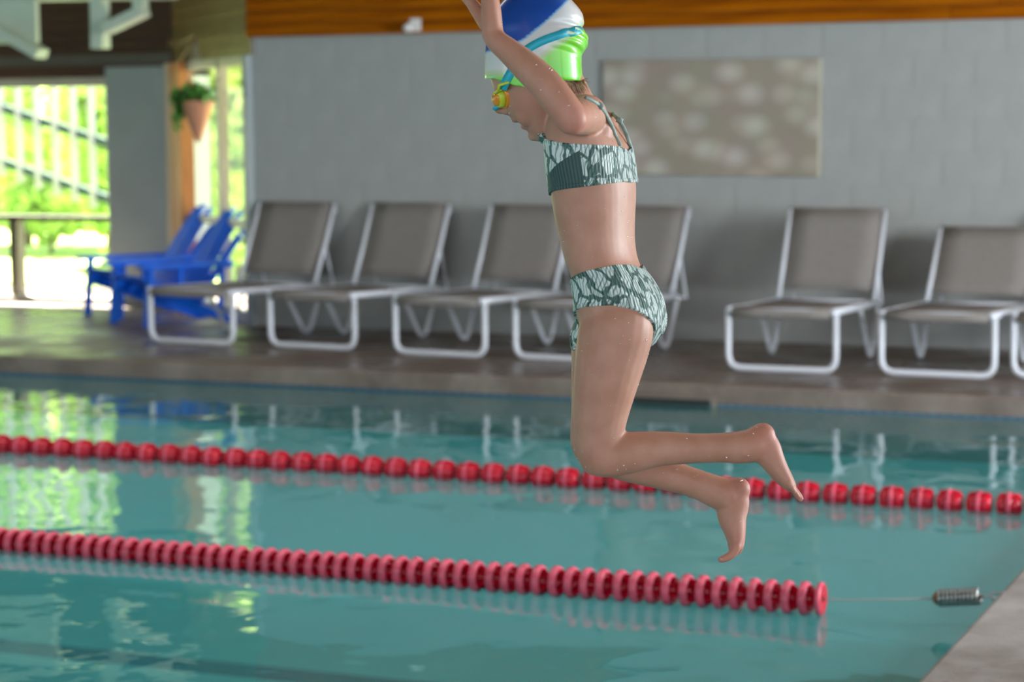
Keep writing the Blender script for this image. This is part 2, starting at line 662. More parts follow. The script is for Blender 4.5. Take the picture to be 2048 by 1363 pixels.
cl.box((-2.0, 6.7, CEIL), (XR + 0.2, 8.1, CEIL + 0.3))
cl.box((-12.2, 6.5, CEIL + 0.3), (-1.8, 8.3, CEIL + 0.36))  # opaque lid added over the lamp recess to keep the sun out
struct(cl, 'ceiling', M['ceiling'])

# alcove window
win = empty('window_1', (XP0 - 1.2, YA, zs))
tag(win, kind='structure')


def child(mb, name, m, parent, bevel=0.0):
    o = mb.build(name, m, parent, bevel)
    o.matrix_parent_inverse = Matrix.Translation(parent.location).inverted() if not parent.parent else Matrix()
    return o


zt = ony(120, 437, YA)[2]
xm = ony(24, 500, YA)[0]
child(MB().box((-16.5, YA + 0.02, zh - 0.075), (XP0, YA + 0.16, zh + 0.01)), 'head_frame', M['beige'], win)
child(MB().box((-16.5, YA - 0.06, zs - 0.05), (XP0, YA + 0.16, zs)), 'sill', M['beige'], win)
child(MB().box((-16.5, YA + 0.02, zt - 0.022), (XP0, YA + 0.14, zt + 0.022)), 'transom', M['trim_grey'], win)
for q in range(5):
    child(MB().box((xm - 0.04 - q * 1.15, YA + 0.02, zs), (xm + 0.04 - q * 1.15, YA + 0.14, zt)), 'mullion', M['trim_grey'], win)
child(MB().box((-16.5, YA + 0.08, zt + 0.022), (XP0, YA + 0.086, zh - 0.07)), 'pane', M['glass'], win)
child(MB().box((xm + 0.04, YA + 0.08, zs), (XP0, YA + 0.086, zt - 0.02)), 'pane', M['glass'], win)
child(MB().box((-16.5, YA + 0.08, zs), (xm - 0.04, YA + 0.086, zt - 0.02)), 'pane', M['glass'], win)


def s_of(px):
    """distance along the angled wall seen at a pixel column"""
    q = ray(px, 300)
    # solve A0 + s*ad = t*q  in plan
    a = np.array([[ad.x, -q[0]], [ad.y, -q[1]]])
    return float(np.linalg.solve(a, [-A0.x, -A0.y])[0])


win2 = empty('window_2', on_angle(AL / 2, 0, DECK))
tag(win2, kind='structure')
s345, s363, s384, s445, s497 = s_of(348), s_of(364), s_of(384), s_of(446), s_of(499)
zm = 0.86


def abar(s0, s1, z0, z1, d=0.0, t=0.07):
    zc = (z0 + z1) / 2
    return MB().bar(on_angle(s0, d, zc), on_angle(s1, d, zc), t, z1 - z0)


child(abar(s363, s345 + 0.1, DECK, zp + 0.02, 0.02, 0.1), 'jamb', M['beige'], win2)
child(abar(s384, s363, DECK, zp + 0.02, 0.04, 0.12), 'post', M['wood_post'], win2)
child(abar(0.0, s497, DECK, zb0, 0.0, 0.1), 'jamb', M['pillar'], win2)
child(abar(s445 - 0.05, s445 + 0.05, DECK, zb0), 'mullion', M['beige'], win2)
child(abar(s497, s384, zb0 - 0.07, zb0), 'head_frame', M['beige'], win2)
child(abar(s497, s384, zm - 0.03, zm + 0.03), 'transom', M['beige'], win2)
child(abar(s497, s384, DECK, DECK + 0.09), 'sill', M['beige'], win2)
for (a, b) in ((s497, s445 - 0.05), (s445 + 0.05, s384)):
    child(abar(a, b, DECK + 0.09, zm - 0.03, 0, 0.006), 'pane', M['glass'], win2)
    child(abar(a, b, zm + 0.03, zb0 - 0.07, 0, 0.006), 'pane', M['glass'], win2)

# ------------------------------------------------------------------ outdoors
struct(MB().box((-60, 16.15, -0.3), (30, 90, 0.02)), 'ground', M['lawn'])
tp = MB()
tp.add([(-9.9, 16.16, 0.05), (-6.0, 14.42, 0.05), (-4.0, 14.42, 0.05), (-4.0, 17.6, 0.05), (-9.9, 18.2, 0.05)], [(0, 1, 2, 3, 4)])
tp.add([(-9.62, 16.05, 0.05), (-7.85, 14.3, 0.05), (-6.0, 14.42, 0.05), (-9.0, 16.5, 0.05)], [(0, 1, 2, 3)])
struct(tp, 'terrace', M['terrace'])

# stair railing seen through the alcove window
YR = 19.2
rl = empty('stair_railing', (ony(100, 420, YR)[0], YR, 0.02))
tag(rl, 'white balusters on sloping teal rails of an outdoor stair beyond the left window', 'railing')


def railpt(px, py, d=0.0):
    p = ony(px, py, YR)
    return Vector((p[0], YR + d, p[2]))


for (a, b, w) in (((-240, 134), (262, 302), 0.085), ((-240, 238), (262, 414), 0.085)):
    child(MB().bar(railpt(*a), railpt(*b), 0.06, w), 'rail', M['railing'], rl)
for q in range(14):
    px = 222 - q * 36.5
    top = railpt(px, 150 - 0.0 * q, -0.05)
    bot = railpt(px + 8, 388 + (px - 120) * 0.35, -0.05)
    child(MB().bar(bot + Vector((0, 0, -0.02)), top + Vector((0, 0, 0.55)), 0.03, 0.095, up=(0, 1, 0)), 'baluster', M['baluster'], rl)
for px in (-235, 258):
    a = railpt(px, 300)
    child(MB().bar((a.x, YR + 0.06, 0.02), (a.x, YR + 0.06, a.z + 0.6), 0.1, 0.1, up=(0, 1, 0)), 'post', M['railing'], rl)

# garden shed behind the glazed bay
sx0, sx1 = ony(372, 300, 20.5)[0], ony(436, 300, 20.5)[0]
shed = empty('garden_shed', ((sx0 + sx1) / 2, 21.2, 0.02))
tag(shed, 'pale garden shed with a dark roof seen through the angled glass', 'shed')
child(MB().box((sx0, 20.52, 0.02), (sx1, 22.0, 2.5)), 'wall', M['siding'], shed)
for q in range(14):
    child(MB().box((sx0 - 0.01, 20.49, 0.05 + q * 0.172), (sx1 + 0.01, 20.515, 0.05 + q * 0.172 + 0.16)), 'siding_board', M['siding'], shed)
child(MB().add([(sx0 - .15, 20.3, 2.4), (sx1 + .15, 20.3, 2.4), (sx1 + .15, 21.25, 3.1), (sx0 - .15, 21.25, 3.1), (sx1 + .15, 22.2, 2.4), (sx0 - .15, 22.2, 2.4),
                (sx0 - .15, 20.3, 2.48), (sx1 + .15, 20.3, 2.48), (sx1 + .15, 21.25, 3.18), (sx0 - .15, 21.25, 3.18), (sx1 + .15, 22.2, 2.48), (sx0 - .15, 22.2, 2.48)],
               [(0, 1, 2, 3), (3, 2, 4, 5), (6, 9, 8, 7), (9, 11, 10, 8), (0, 6, 7, 1), (5, 4, 10, 11), (0, 3, 9, 6), (3, 5, 11, 9), (1, 7, 8, 2), (2, 8, 10, 4)]), 'roof', M['roofing'], shed)


def leaf_cloud(center, rad, n, size, seed, shell=0.5):
    g = np.random.default_rng(seed)
    d = g.normal(size=(n, 3))
    d /= np.linalg.norm(d, axis=1)[:, None]
    r = (shell + (1 - shell) * g.random(n)) ** 0.8
    lump = 1 + 0.18 * np.sin(d[:, 0] * 7 + seed) * np.cos(d[:, 1] * 6) + 0.15 * np.sin(d[:, 2] * 9 + seed * 2)
    c = np.array(center) + d * (r * lump)[:, None] * np.array(rad)
    a = g.normal(size=(n, 3)); a /= np.linalg.norm(a, axis=1)[:, None]
    b = np.cross(a, g.normal(size=(n, 3))); b /= np.linalg.norm(b, axis=1)[:, None]
    s = size * (0.6 + 0.8 * g.random(n))[:, None]
    v = np.stack([c - a * s, c + b * s * 0.5, c + a * s, c - b * s * 0.5], 1).reshape(-1, 3)
    f = np.arange(4 * n).reshape(-1, 4)
    mb = MB()
    mb.v = [tuple(p) for p in v]
    mb.f = [tuple(int(i) for i in q) for q in f]
    mb.mi = [0] * n
    mb.sm = [False] * n
    return mb


def tree(name, label, base, h, rad, n, m, seed, size=0.13, group='trees and shrubs beyond the windows'):
    t = empty(name, base)
    tag(t, label, 'tree' if h > 2.2 else 'shrub', group)
    tk = MB().tube([(0, 0, -0.05), (0.06, 0.03, h * 0.4), (-0.03, 0.02, h * 0.75)], [0.09 * h / 3, 0.07 * h / 3, 0.03 * h / 3], 8)
    for q in range(4):
        a = q * 1.6 + seed
        tk.tube([(0.03, 0.02, h * 0.45), (math.cos(a) * rad[0] * 0.5, math.sin(a) * rad[1] * 0.5, h * 0.72)], [0.035 * h / 3, 0.015 * h / 3], 6)
    tk.build('trunk', M['bark'], t)
    fo = leaf_cloud((0, 0, h - rad[2] * 0.95), rad, n, size, seed, 0.35).build('foliage', m, t)
    fo['kind'] = 'stuff'
    return t


def at(px, Y):
    p = ony(px, 300, Y)
    return (p[0], Y, 0.02)


tree('leafy_tree', 'bright leafy tree behind the stair railing, left window', at(40, 24.5), 4.6, (1.5, 1.2, 2.0), 5200, M['leaf_a'], 3)
tree('leafy_tree', 'tall tree at the right end of the stair railing', at(225, 21.6), 4.0, (0.7, 0.8, 1.8), 4200, M['leaf_a'], 8)
tree('leafy_tree', 'leafy tree filling the right pane of the angled window', at(486, 19.0), 3.6, (0.75, 0.8, 1.7), 3600, M['leaf_a'], 5)
tree('leafy_tree', 'far tree between the garden shed and the angled mullion', at(462, 25.5), 4.8, (0.9, 0.9, 2.2), 3000, M['leaf_b'], 15)
tree('garden_shrub', 'low shrub growing under the sloping stair rail', at(95, 23.0), 1.0, (0.6, 0.45, 0.42), 1800, M['leaf_a'], 9, 0.1)
tree('garden_shrub', 'low shrub at the far left of the alcove window', at(-150, 21.0), 1.1, (0.7, 0.5, 0.5), 1800, M['leaf_a'], 19, 0.1)
hd = leaf_cloud((0, 0, 1.7), (9.0, 0.8, 1.9), 16000, 0.16, 4, 0.2).build('garden_hedge', M['leaf_a'])
hd.location = (at(150, 30.0)[0], 30.0, 0.0)
tag(hd, 'long sunlit green hedge at the back of the garden', 'hedge', kind='stuff')

# ------------------------------------------------------------------ ceiling truss at the upper left
YT = 14.5
tr = empty('ceiling_truss', (ony(120, 0, YT)[0], YT, ony(120, 0, YT)[2]))
tag(tr, 'white painted steel truss with struts hanging under the dark ceiling boards', 'truss')


def tpt(px, py, d=0.0):
    p = ony(px, py, YT + d)
    return Vector((p[0], YT + d, p[2]))


def tbar(a, b, w, h, name, d=0.0):
    p, q = tpt(*a, d), tpt(*b, d)
    return child(MB().bar(p, q, h, w / F * 15.8, up=(0, 1, 0) if abs((q - p).z) < abs((q - p).x) else (0, 1, 0)), name, M['truss'], tr)


child(MB().bar(tpt(-420, -2), tpt(345, -14), 0.20, 0.085), 'chord', M['truss'], tr)
child(MB().bar(tpt(-420, -2) + Vector((0, 0, .5)), tpt(345, -14) + Vector((0, 0, .5)), 0.16, 0.07), 'chord', M['truss'], tr)
pa, pb = tpt(-40, 0), tpt(73, 0)
gz = tpt(40, 86).z
child(MB().box((pa.x, YT - 0.02, gz), (pb.x, YT + 0.03, pa.z)), 'gusset_plate', M['truss'], tr)
child(MB().bar(tpt(-60, 28, -0.06), tpt(84, 108, -0.06), 0.16, 0.075), 'strut', M['truss'], tr)
child(MB().bar(tpt(199, 0), tpt(201, 97), 0.11, 0.11, up=(0, 1, 0)), 'post', M['truss'], tr)
child(MB().bar(tpt(186, 28, -0.05), tpt(216, 28, -0.05), 0.05, 0.12), 'collar', M['truss'], tr)
child(MB().bar(tpt(214, 58, -0.05), tpt(289, 22, -0.05), 0.14, 0.075), 'strut', M['truss'], tr)
child(MB().bar(tpt(282, 30), tpt(280, -10), 0.09, 0.09, up=(0, 1, 0)), 'post', M['truss'], tr)
for px in (-200, 199, 320):
    p = tpt(px, -8)
    child(MB().bar(p, (p.x, p.y, CEIL), 0.08, 0.08, up=(0, 1, 0)), 'hanger', M['truss'], tr)

# wall sensor on the cedar boards
sp = ony(826, 54, YW - 0.06)
sn = empty('wall_sensor', (sp[0], YW - 0.052, sp[2]))
tag(sn, 'small white sensor on a bracket fixed to the cedar boards', 'sensor')
MB().box((-0.025, -0.012, -0.03), (0.06, 0.0, 0.06)).build('bracket', M['sensor'], sn, 0.004)
hm = MB().tube([(0, -0.01, 0.0), (-0.005, -0.06, -0.005), (-0.01, -0.1, -0.012)], [0.022, 0.034, 0.026], 14)
hm.build('sensor_head', M['sensor'], sn)

# ------------------------------------------------------------------ canvas on the wall
c0, c1, c2, c3 = [ony(*p, YW - 0.03) for p in ((1203, 121), (1632, 117), (1640, 348), (1208, 353))]
cw = float(np.linalg.norm((c1 - c0 + c2 - c3) / 2))
chh = float(np.linalg.norm((c0 - c3 + c1 - c2) / 2))
cc = (c0 + c1 + c2 + c3) / 4
av = empty('wall_canvas', (cc[0], YW - 0.004, cc[2] - chh / 2))
av.rotation_euler = (0, 0.010, 0)
tag(av, 'wide tan canvas printed with pale leaf shapes hanging on the grey block wall', 'wall art')
MB().box((-cw / 2, -0.032, 0), (cw / 2, -0.004, chh)).build('canvas', M['art'], av, 0.004)
MB().box((-cw / 2 + 0.03, -0.005, 0.03), (cw / 2 - 0.03, 0.0, chh - 0.03)).build('stretcher', M['beige'], av)
MB().box((cw / 2, -0.03, 0), (cw / 2 + 0.012, -0.002, chh)).build('edge_strip', M['beige'], av)

# skimmer mouth at the far waterline
sk = empty('pool_skimmer', (ony(1345, 802, YC)[0], YC, 0.0))
tag(sk, 'dark skimmer opening at the waterline of the far pool wall', 'skimmer')
MB().box((-0.22, -0.032, -0.03), (0.22, -0.013, 0.045)).build('mouth', M['black'], sk, 0.01)
fr = MB()
for a, b in (((-.27, -.034, -.07), (-.24, -.012, .05)), ((.24, -.034, -.07), (.27, -.012, .05)), ((-.24, -.034, .035), (.24, -.012, .05))):
    fr.box(a, b)
fr.build('surround', M['deck'], sk)


# ------------------------------------------------------------------ loungers
def lounger(label):
    t = empty('sun_lounger')
    tag(t, label, 'sun lounger', 'white and taupe loungers along the block wall')
    W, H, R = 0.345, 0.36, 0.019
    # foot end loop standing on the deck
    lp = fillet([(-W, 0.0, H), (-W, 0.0, R), (W, 0.0, R), (W, 0.0, H)], 0.085, 6)
    MB().tube(lp, R, 12).build('foot_loop', M['white'], t)
    for s in (-1, 1):
        x = s * (W - 0.012)
        MB().tube([(x, -0.03, H + 0.005), (x, 0.5, H - 0.010), (x, 1.06, H - 0.02)], 0.021, 12).build('seat_rail', M['white'], t)
        MB().tube(fillet([(x, 0.62, H - 0.02), (x, 0.86, R), (x, 0.93, R), (x, 1.10, H - 0.02)], 0.05, 4), 0.015, 10).build('rear_leg', M['white'], t)
        MB().tube([(x * 0.98, 1.02, H), (x * 0.98, 1.16, H + 0.27), (x * 0.98, 1.29, H + 0.550)], 0.015, 12).build('back_rail', M['white'], t)
        MB().tube([(x * 0.9, 1.19, H + 0.26), (x * 0.9, 1.30, H - 0.05), (x * 0.9, 1.12, H - 0.03)], 0.011, 8).build('brace', M['white'], t)
    MB().tube([(-W + 0.02, 0.0, H + 0.004), (W - 0.02, 0.0, H + 0.004)], 0.017, 10).build('crossbar', M['white'], t)
    MB().tube([(-W + 0.02, 1.06, H - 0.02), (W - 0.02, 1.06, H - 0.02)], 0.014, 10).build('crossbar', M['white'], t)
    MB().tube([(-W + 0.02, 1.312, H + 0.50), (W - 0.02, 1.312, H + 0.50)], 0.014, 10).build('crossbar', M['white'], t)

    def sheet(pts, half, th):
        mb = MB()
        n = len(pts)
        vs_ = []
        for (y, z) in pts:
            for x, sag in ((-half, 0), (-half * 0.5, .75), (0, 1), (half * 0.5, .75), (half, 0)):
                vs_.append((x, y + (0.008 * sag if y > 1.02 else 0), z - (0 if y > 1.02 else 0.008 * sag)))
        fs = [(i * 5 + k, i * 5 + k + 1, i * 5 + k + 6, i * 5 + k + 5) for i in range(n - 1) for k in range(4)]
        mb.add(vs_, fs, 0, True)
        return mb
    st = sheet([(-0.035, H - 0.03), (-0.045, H - 0.008), (-0.03, H + 0.016), (0.0, H + 0.024), (0.3, H + 0.012), (0.7, H), (1.0, H - 0.008)], W - 0.03, 0.004).build('seat_sling', M['sling'], t)
    bs = sheet([(1.055 + 0.235 * q / 5, H + 0.055 + 0.505 * q / 5 + (0.004 if q == 5 else 0)) for q in range(6)], W - 0.016, 0.004).build('back_sling', M['sling'], t)
    for o in (st, bs):
        m = o.modifiers.new('solid', 'SOLIDIFY')
        m.thickness = 0.006
    return t


LS = [(290, 480, 688, 'sun lounger nearest the blue chairs, leftmost of the row'),
      (530, 722, 697, 'second sun lounger from the blue chairs'),
      (780, 982, 712, 'sun lounger left of the swimmer, third from the blue chairs'),
      (1020, 1225, 722, 'sun lounger partly hidden behind the swimmer'),
      (1448, 1680, 744, 'sun lounger standing alone right of the swimmer, below the canvas edge'),
      (1753, 1997, 754, 'sun lounger with the lowered backrest near the right edge'),
      (2012, 2250, 757, 'sun lounger cut off by the right edge, only its foot loop showing')]
l0 = lounger(LS[0][3])
for i, (a, b, y, lab) in enumerate(LS):
    o = l0 if i == 0 else copy_tree(l0)
    A, B = onz(a, y - 3, DECK), onz(b, y + 3, DECK)
    c = (A + B) / 2
    o.location = (c[0] + (0.03 if i == 6 else 0), c[1] if i != 6 else 12.75, DECK)
    o.scale = (np.linalg.norm(B - A) / 0.728,) * 1 + (1.0, 1.0)
    o['label'] = lab
    o.rotation_euler = (0, 0, math.radians((-6.0, -5.5, -5.0, -5.5, 0.0, -1.5, -3.0)[i]))
    if i == 5:     # its back is let down a notch
        for chd in o.children:
            if chd.name.startswith(('back_', 'brace')) or (chd.name.startswith('crossbar') and max(v.co.z for v in chd.data.vertices) > 0.8):
                chd.data = chd.data.copy()
                for v in chd.data.vertices:
                    dy, dz = v.co.y - 1.03, v.co.z - 0.34
                    a_ = -0.20
                    if chd.name.startswith('brace') and dz < 0.05: continue
                    v.co.y = 1.03 + (dy * math.cos(a_) - dz * math.sin(a_)) * 0.90
                    v.co.z = 0.34 + (dy * math.sin(a_) + dz * math.cos(a_)) * 0.90


# ------------------------------------------------------------------ blue garden chairs
def garden_chair(label):
    """faces -y, origin on the floor"""
    t = empty('garden_chair')
    tag(t, label, 'chair', 'blue plastic chairs by the angled window')
    b = M['blue']
    for s in (-1, 1):
        # curved front leg and raked rear stringer
        MB().bar((s * .27, -.40, 0), (s * .27, -.36, .50), 0.075, 0.035, up=(0, 1, 0)).build('front_leg', b, t, 0.008)
        st_ = MB()
        st_.add([(s * .235 - .017, -.38, .40), (s * .235 - .017, .42, .0), (s * .235 - .017, .30, .0), (s * .235 - .017, -.38, .29),
                 (s * .235 + .017, -.38, .40), (s * .235 + .017, .42, .0), (s * .235 + .017, .30, .0), (s * .235 + .017, -.38, .29)],
                [(0, 1, 2, 3), (7, 6, 5, 4), (0, 4, 5, 1), (1, 5, 6, 2), (2, 6, 7, 3), (3, 7, 4, 0)])
        st_.build('rear_leg', b, t, 0.006)
        ar = MB()
        pr = [(-.46, .055), (-.42, .085), (-.2, .075), (.1, .055), (.32, .04)]
        vs_ = []
        for (y, w) in pr:
            vs_ += [(s * .29 - w, y, .50), (s * .29 + w, y, .50), (s * .29 + w, y, .528), (s * .29 - w, y, .528)]
        fs = []
        for i in range(len(pr) - 1):
            for k in range(4):
                k2 = (k + 1) % 4
                fs.append((i * 4 + k, i * 4 + k2, i * 4 + 4 + k2, i * 4 + 4 + k))
        fs += [(3, 2, 1, 0), (16, 17, 18, 19)]
        ar.add(vs_, fs).build('armrest', b, t, 0.008)
        MB().bar((s * .27, -.12, .33), (s * .28, -.12, .50), 0.05, 0.03, up=(0, 1, 0)).build('arm_support', b, t, 0.005)
        MB().bar((s * .27, .22, .13), (s * .28, .24, .50), 0.05, 0.03, up=(0, 1, 0)).build('arm_support', b, t, 0.005)
    for q in range(5):
        y = -.38 + q * .105
        z = .405 - q * .05
        MB().bar((-.26, y, z), (.26, y, z), 0.092, 0.022, up=(0, .45, 1)).build('seat_slat', b, t, 0.005)
    for q in range(5):
        k = q - 2
        top = .98 - .035 * k * k
        pts = []
        for j in range(7):
            u = j / 6
            zz = .20 + (top - .20) * u
            yy = .10 + .30 * u + .10 * u * u
            pts.append((k * (.085 + .02 * u), yy, zz))
        mb = MB()
        vs_ = []
        for j, p in enumerate(pts):
            w = (.041 + .010 * (j / 6)) * (0.55 if j == 6 else 1)
            vs_ += [(p[0] - w, p[1], p[2]), (p[0] + w, p[1], p[2]), (p[0] + w, p[1] + .022, p[2] - .006), (p[0] - w, p[1] + .022, p[2] - .006)]
        fs = []
        for i in range(6):
            for kk in range(4):
                k2 = (kk + 1) % 4
                fs.append((i * 4 + kk, i * 4 + k2, i * 4 + 4 + k2, i * 4 + 4 + kk))
        fs += [(3, 2, 1, 0), (24, 25, 26, 27)]
        mb.add(vs_, fs).build('back_slat', b, t, 0.006)
    MB().bar((-.25, .33, .50), (.25, .33, .50), 0.03, 0.06).build('back_brace', b, t, 0.005)
    return t


ch0 = garden_chair('blue plastic garden chair nearer the loungers, by the angled glass')
ch0.location = (-8.80, 14.32, DECK)
ch0.scale = (1, 1, 0.88)
ch0.rotation_euler = (0, 0, math.radians(-30))
ch1 = copy_tree(ch0)
ch1['label'] = 'blue plastic garden chair further from the loungers, in front of the grey pier'
ch1.location = (-9.40, 14.88, DECK)

# ------------------------------------------------------------------ hanging planter at the wooden post
hp = on_angle(s_of(474), 0.30, 0)
zpl = ony(402, 205, hp[1])[2]
pl = empty('hanging_planter', (hp[0], hp[1], zpl - 0.30))
tag(pl, 'terracotta cone planter with trailing greenery hung by the angled window', 'planter')
cone = MB().tube([(0, 0, 0.0), (0, 0, 0.10), (0, 0, 0.30), (0, 0, 0.31)], [0.012, 0.055, 0.125, 0.13], 18)
cone.build('pot', M['terracotta'], pl)
MB().tube([(0, 0, .305), (0, 0, .325)], [0.118, 0.10], 16).build('coir_liner', M['coir'], pl)
fo = leaf_cloud((-0.04, 0, 0.36), (0.17, 0.15, 0.09), 260, 0.045, 31, 0.1)
g2 = leaf_cloud((-0.15, -0.02, 0.24), (0.05, 0.06, 0.15), 90, 0.04, 33, 0.1)
fo.add(g2.v, g2.f)
fo = fo.build('foliage', M['green'], pl)
fo['kind'] = 'stuff'
for q in range(3):
    a = q * 2.1
    MB().tube([(0.12 * math.cos(a), 0.12 * math.sin(a), .30), (0, 0, .75)], 0.004, 6).build('chain', M['cable'], pl)
pz = Vector(on_angle(s_of(374), 0.08, 0)) - Vector((hp[0], hp[1], 0))
MB().tube([(pz.x, pz.y, .78), (0, 0, .80), (0, 0, .745)], 0.008, 8).build('bracket', M['rust'], pl)
MB().tube([(pz.x, pz.y, .60), (0, 0, .78)], 0.006, 8).build('brace', M['rust'], pl)

# ------------------------------------------------------------------ lane lines
def float_mesh():
    mb = MB()
    R_ = 0.055
    prof = [(0.000, 0.012), (0.000, 0.040), (0.002, 0.051), (0.008, R_), (0.022, R_), (0.028, 0.051), (0.030, 0.043),
            (0.026, 0.036), (0.020, 0.020), (0.030, 0.016), (0.054, 0.016), (0.054, 0.008)]
    mis = [1, 1, 0, 0, 0, 0, 1, 1, 1, 1, 1]
    mb.lathe_x(prof, 22, mis)
    for q in range(6):
        a = q * PI / 3
        ca, sa = math.cos(a), math.sin(a)
        ta = np.array([0, -sa, ca]) * 0.0022
        p = [np.array([x, r * ca, r * sa]) for x, r in ((0.022, 0.018), (0.022, 0.043), (0.041, 0.043), (0.050, 0.030), (0.052, 0.018))]
        vs_ = [a_ - ta for a_ in p] + [a_ + ta for a_ in p]
        mb.add(vs_, [(0, 1, 2, 3, 4), (9, 8, 7, 6, 5)] + [(i, i + 5, (i + 1) % 5 + 5, (i + 1) % 5) for i in range(5)], 1)
    return mb.mesh('float', [M['rim'], M['red']])


def spindle_mesh():
    mb = MB()
    prof = [(0.0, 0.01), (0.0, 0.030), (0.006, 0.036), (0.022, 0.046), (0.030, 0.048), (0.034, 0.042), (0.040, 0.042), (0.044, 0.054), (0.060, 0.054),
            (0.064, 0.042), (0.070, 0.042), (0.074, 0.048), (0.082, 0.046), (0.098, 0.036), (0.104, 0.030), (0.104, 0.01)]
    mis = [1] * 6 + [1, 0, 1] + [1] * 6
    mb.lathe_x(prof, 20, mis)
    for q in range(8):
        a = q * PI / 4
        ca, sa = math.cos(a), math.sin(a)
        ta = np.array([0, -sa, ca]) * 0.0025
        for side in (0, 1):
            p = [np.array([x if side == 0 else 0.104 - x, r * ca, r * sa]) for x, r in ((0.004, 0.028), (0.008, 0.046), (0.036, 0.052), (0.040, 0.03))]
            vs_ = [a_ - ta for a_ in p] + [a_ + ta for a_ in p]
            mb.add(vs_, [(0, 1, 2, 3), (7, 6, 5, 4)] + [(i, i + 4, (i + 1) % 4 + 4, (i + 1) % 4) for i in range(4)], 1)
    return mb.mesh('float', [M['rim'], M['red']])


YN = 6.95
fm = float_mesh()
lane = empty('lane_line', (-1.85, YN, 0.0))
tag(lane, 'near pool lane line of closely packed red and pink disc floats with end spring', 'lane line')
NF = 236


def nz(x):
    """axis height of the near lane line along its length"""
    d = min(1.0, max(0.0, (-1.85 - x) / 2.2))
    return 0.050 - 0.028 * d


pts = []
for q in range(NF):
    x = -1.855 - 0.0575 * (q + 1) - (0.006 * math.floor(q / 4))
    o = inst('float', fm, lane, (x + 1.85, 0, nz(x)), (random.random() * 6.28, 0, 0))
    pts.append((x + 1.85, 0, nz(x)))
inst('end_float', MB().lathe_x([(0, .012), (0, .04), (.002, .051), (.008, .055), (.016, .055), (.02, .05), (.018, .04), (.018, .012)], 22, [1, 1, 0, 0, 0, 1, 1]).mesh('end_float', [M['rim'], M['red']]),
     lane, (-0.005, 0, 0.051))
s0 = ony(1868, 1196, YN)
s1 = ony(1962, 1191, YN)
s2 = ony(1992, 1185, YN)
rel = lambda p: (p[0] + 1.85, p[1] - YN, p[2])
MB().tube(list(reversed(pts)) + [(-0.02, 0, .051), (0.1, 0, 0.053), rel(s0)], 0.0028, 8).build('cable', M['cable'], lane)
hx = []
A, B = Vector(rel(s0)), Vector(rel(s1))
dx = (B - A)
a0 = A + dx * 0.10
turns, NN = 10, 18
for q in range(turns * NN + 1):
    u = q / (turns * NN)
    a = u * turns * 2 * PI
    p = a0 + dx * 0.88 * u
    hx.append((p.x, p.y + 0.026 * math.cos(a), p.z + 0.026 * math.sin(a)))
MB().tube(hx, 0.0043, 8).build('tension_spring', M['steel'], lane)
MB().tube([A - dx * 0.02, A + dx * 0.05, A + dx * 0.12], [0.012, 0.022, 0.025], 14).build('spring_plug', M['rust'], lane)
MB().tube([A + dx * 0.1, A + dx * 0.96], 0.012, 14).build('spring_core', M['rust'], lane)
C2 = Vector(rel(s2))
MB().tube(fillet([B - dx * 0.03, B + (C2 - B) * 0.5 + Vector((0, 0, -.008)), B + (C2 - B) * 0.75 + Vector((0, 0, .004)), C2 + Vector((.03, 0, .004))], 0.008, 4), 0.0042, 8).build('hook', M['steel'], lane)
MB().tube([(XE + 1.85 - 0.03, 0.016, 0.095), (XE + 1.85 + 0.005, 0.016, 0.085)], 0.007, 8).build('eye_bolt', M['steel'], lane)

YF = 9.07
sm_ = spindle_mesh()
lane2 = empty('lane_line', (-1.40, YF, 0.0))
tag(lane2, 'far pool lane line of spaced red spindle floats crossing behind the swimmer', 'lane line')
pts = []
for q in range(122):
    x = -1.42 - 0.122 * (q + 1)
    inst('float', sm_, lane2, (x + 1.40, 0.004 * math.sin(q * 2.1), 0.026), (random.random() * 6.28, 0, 0.05 * math.sin(q * 1.7)))
    pts.append((x + 1.40, 0, 0.026))
MB().tube(list(reversed(pts)) + [(0, 0, .026), (0.13, 0, .05)], 0.003, 8).build('cable', M['cable'], lane2)

# ------------------------------------------------------------------ the swimmer
# built in camera-aligned metres: x right, y up, z towards the viewer, then turned into the world
PD = PERSON_D


def cpt(px, py, w=0.0):
    D = PD - w
    return np.array([(px - CX) / F * D, -(py - CY) / F * D, -D])


def to_world(V):
    return np.asarray(V) @ RO.T + CAM


def cpix(V):
    V = np.asarray(V)
    return CX + F * V[..., 0] / -V[..., 2], CY - F * V[..., 1] / -V[..., 2]


def catmull(P, n):
    P = np.asarray(P, float)
    out = []
    for i in range(len(P) - 1):
        p0, p1, p2, p3 = P[max(i - 1, 0)], P[i], P[i + 1], P[min(i + 2, len(P) - 1)]
        for k in range(n):
            t = k / n
            out.append(0.5 * (2 * p1 + (p2 - p0) * t + (2 * p0 - 5 * p1 + 4 * p2 - p3) * t * t + (3 * p1 - p0 - 3 * p2 + p3) * t ** 3))
    out.append(P[-1])
    return np.array(out)


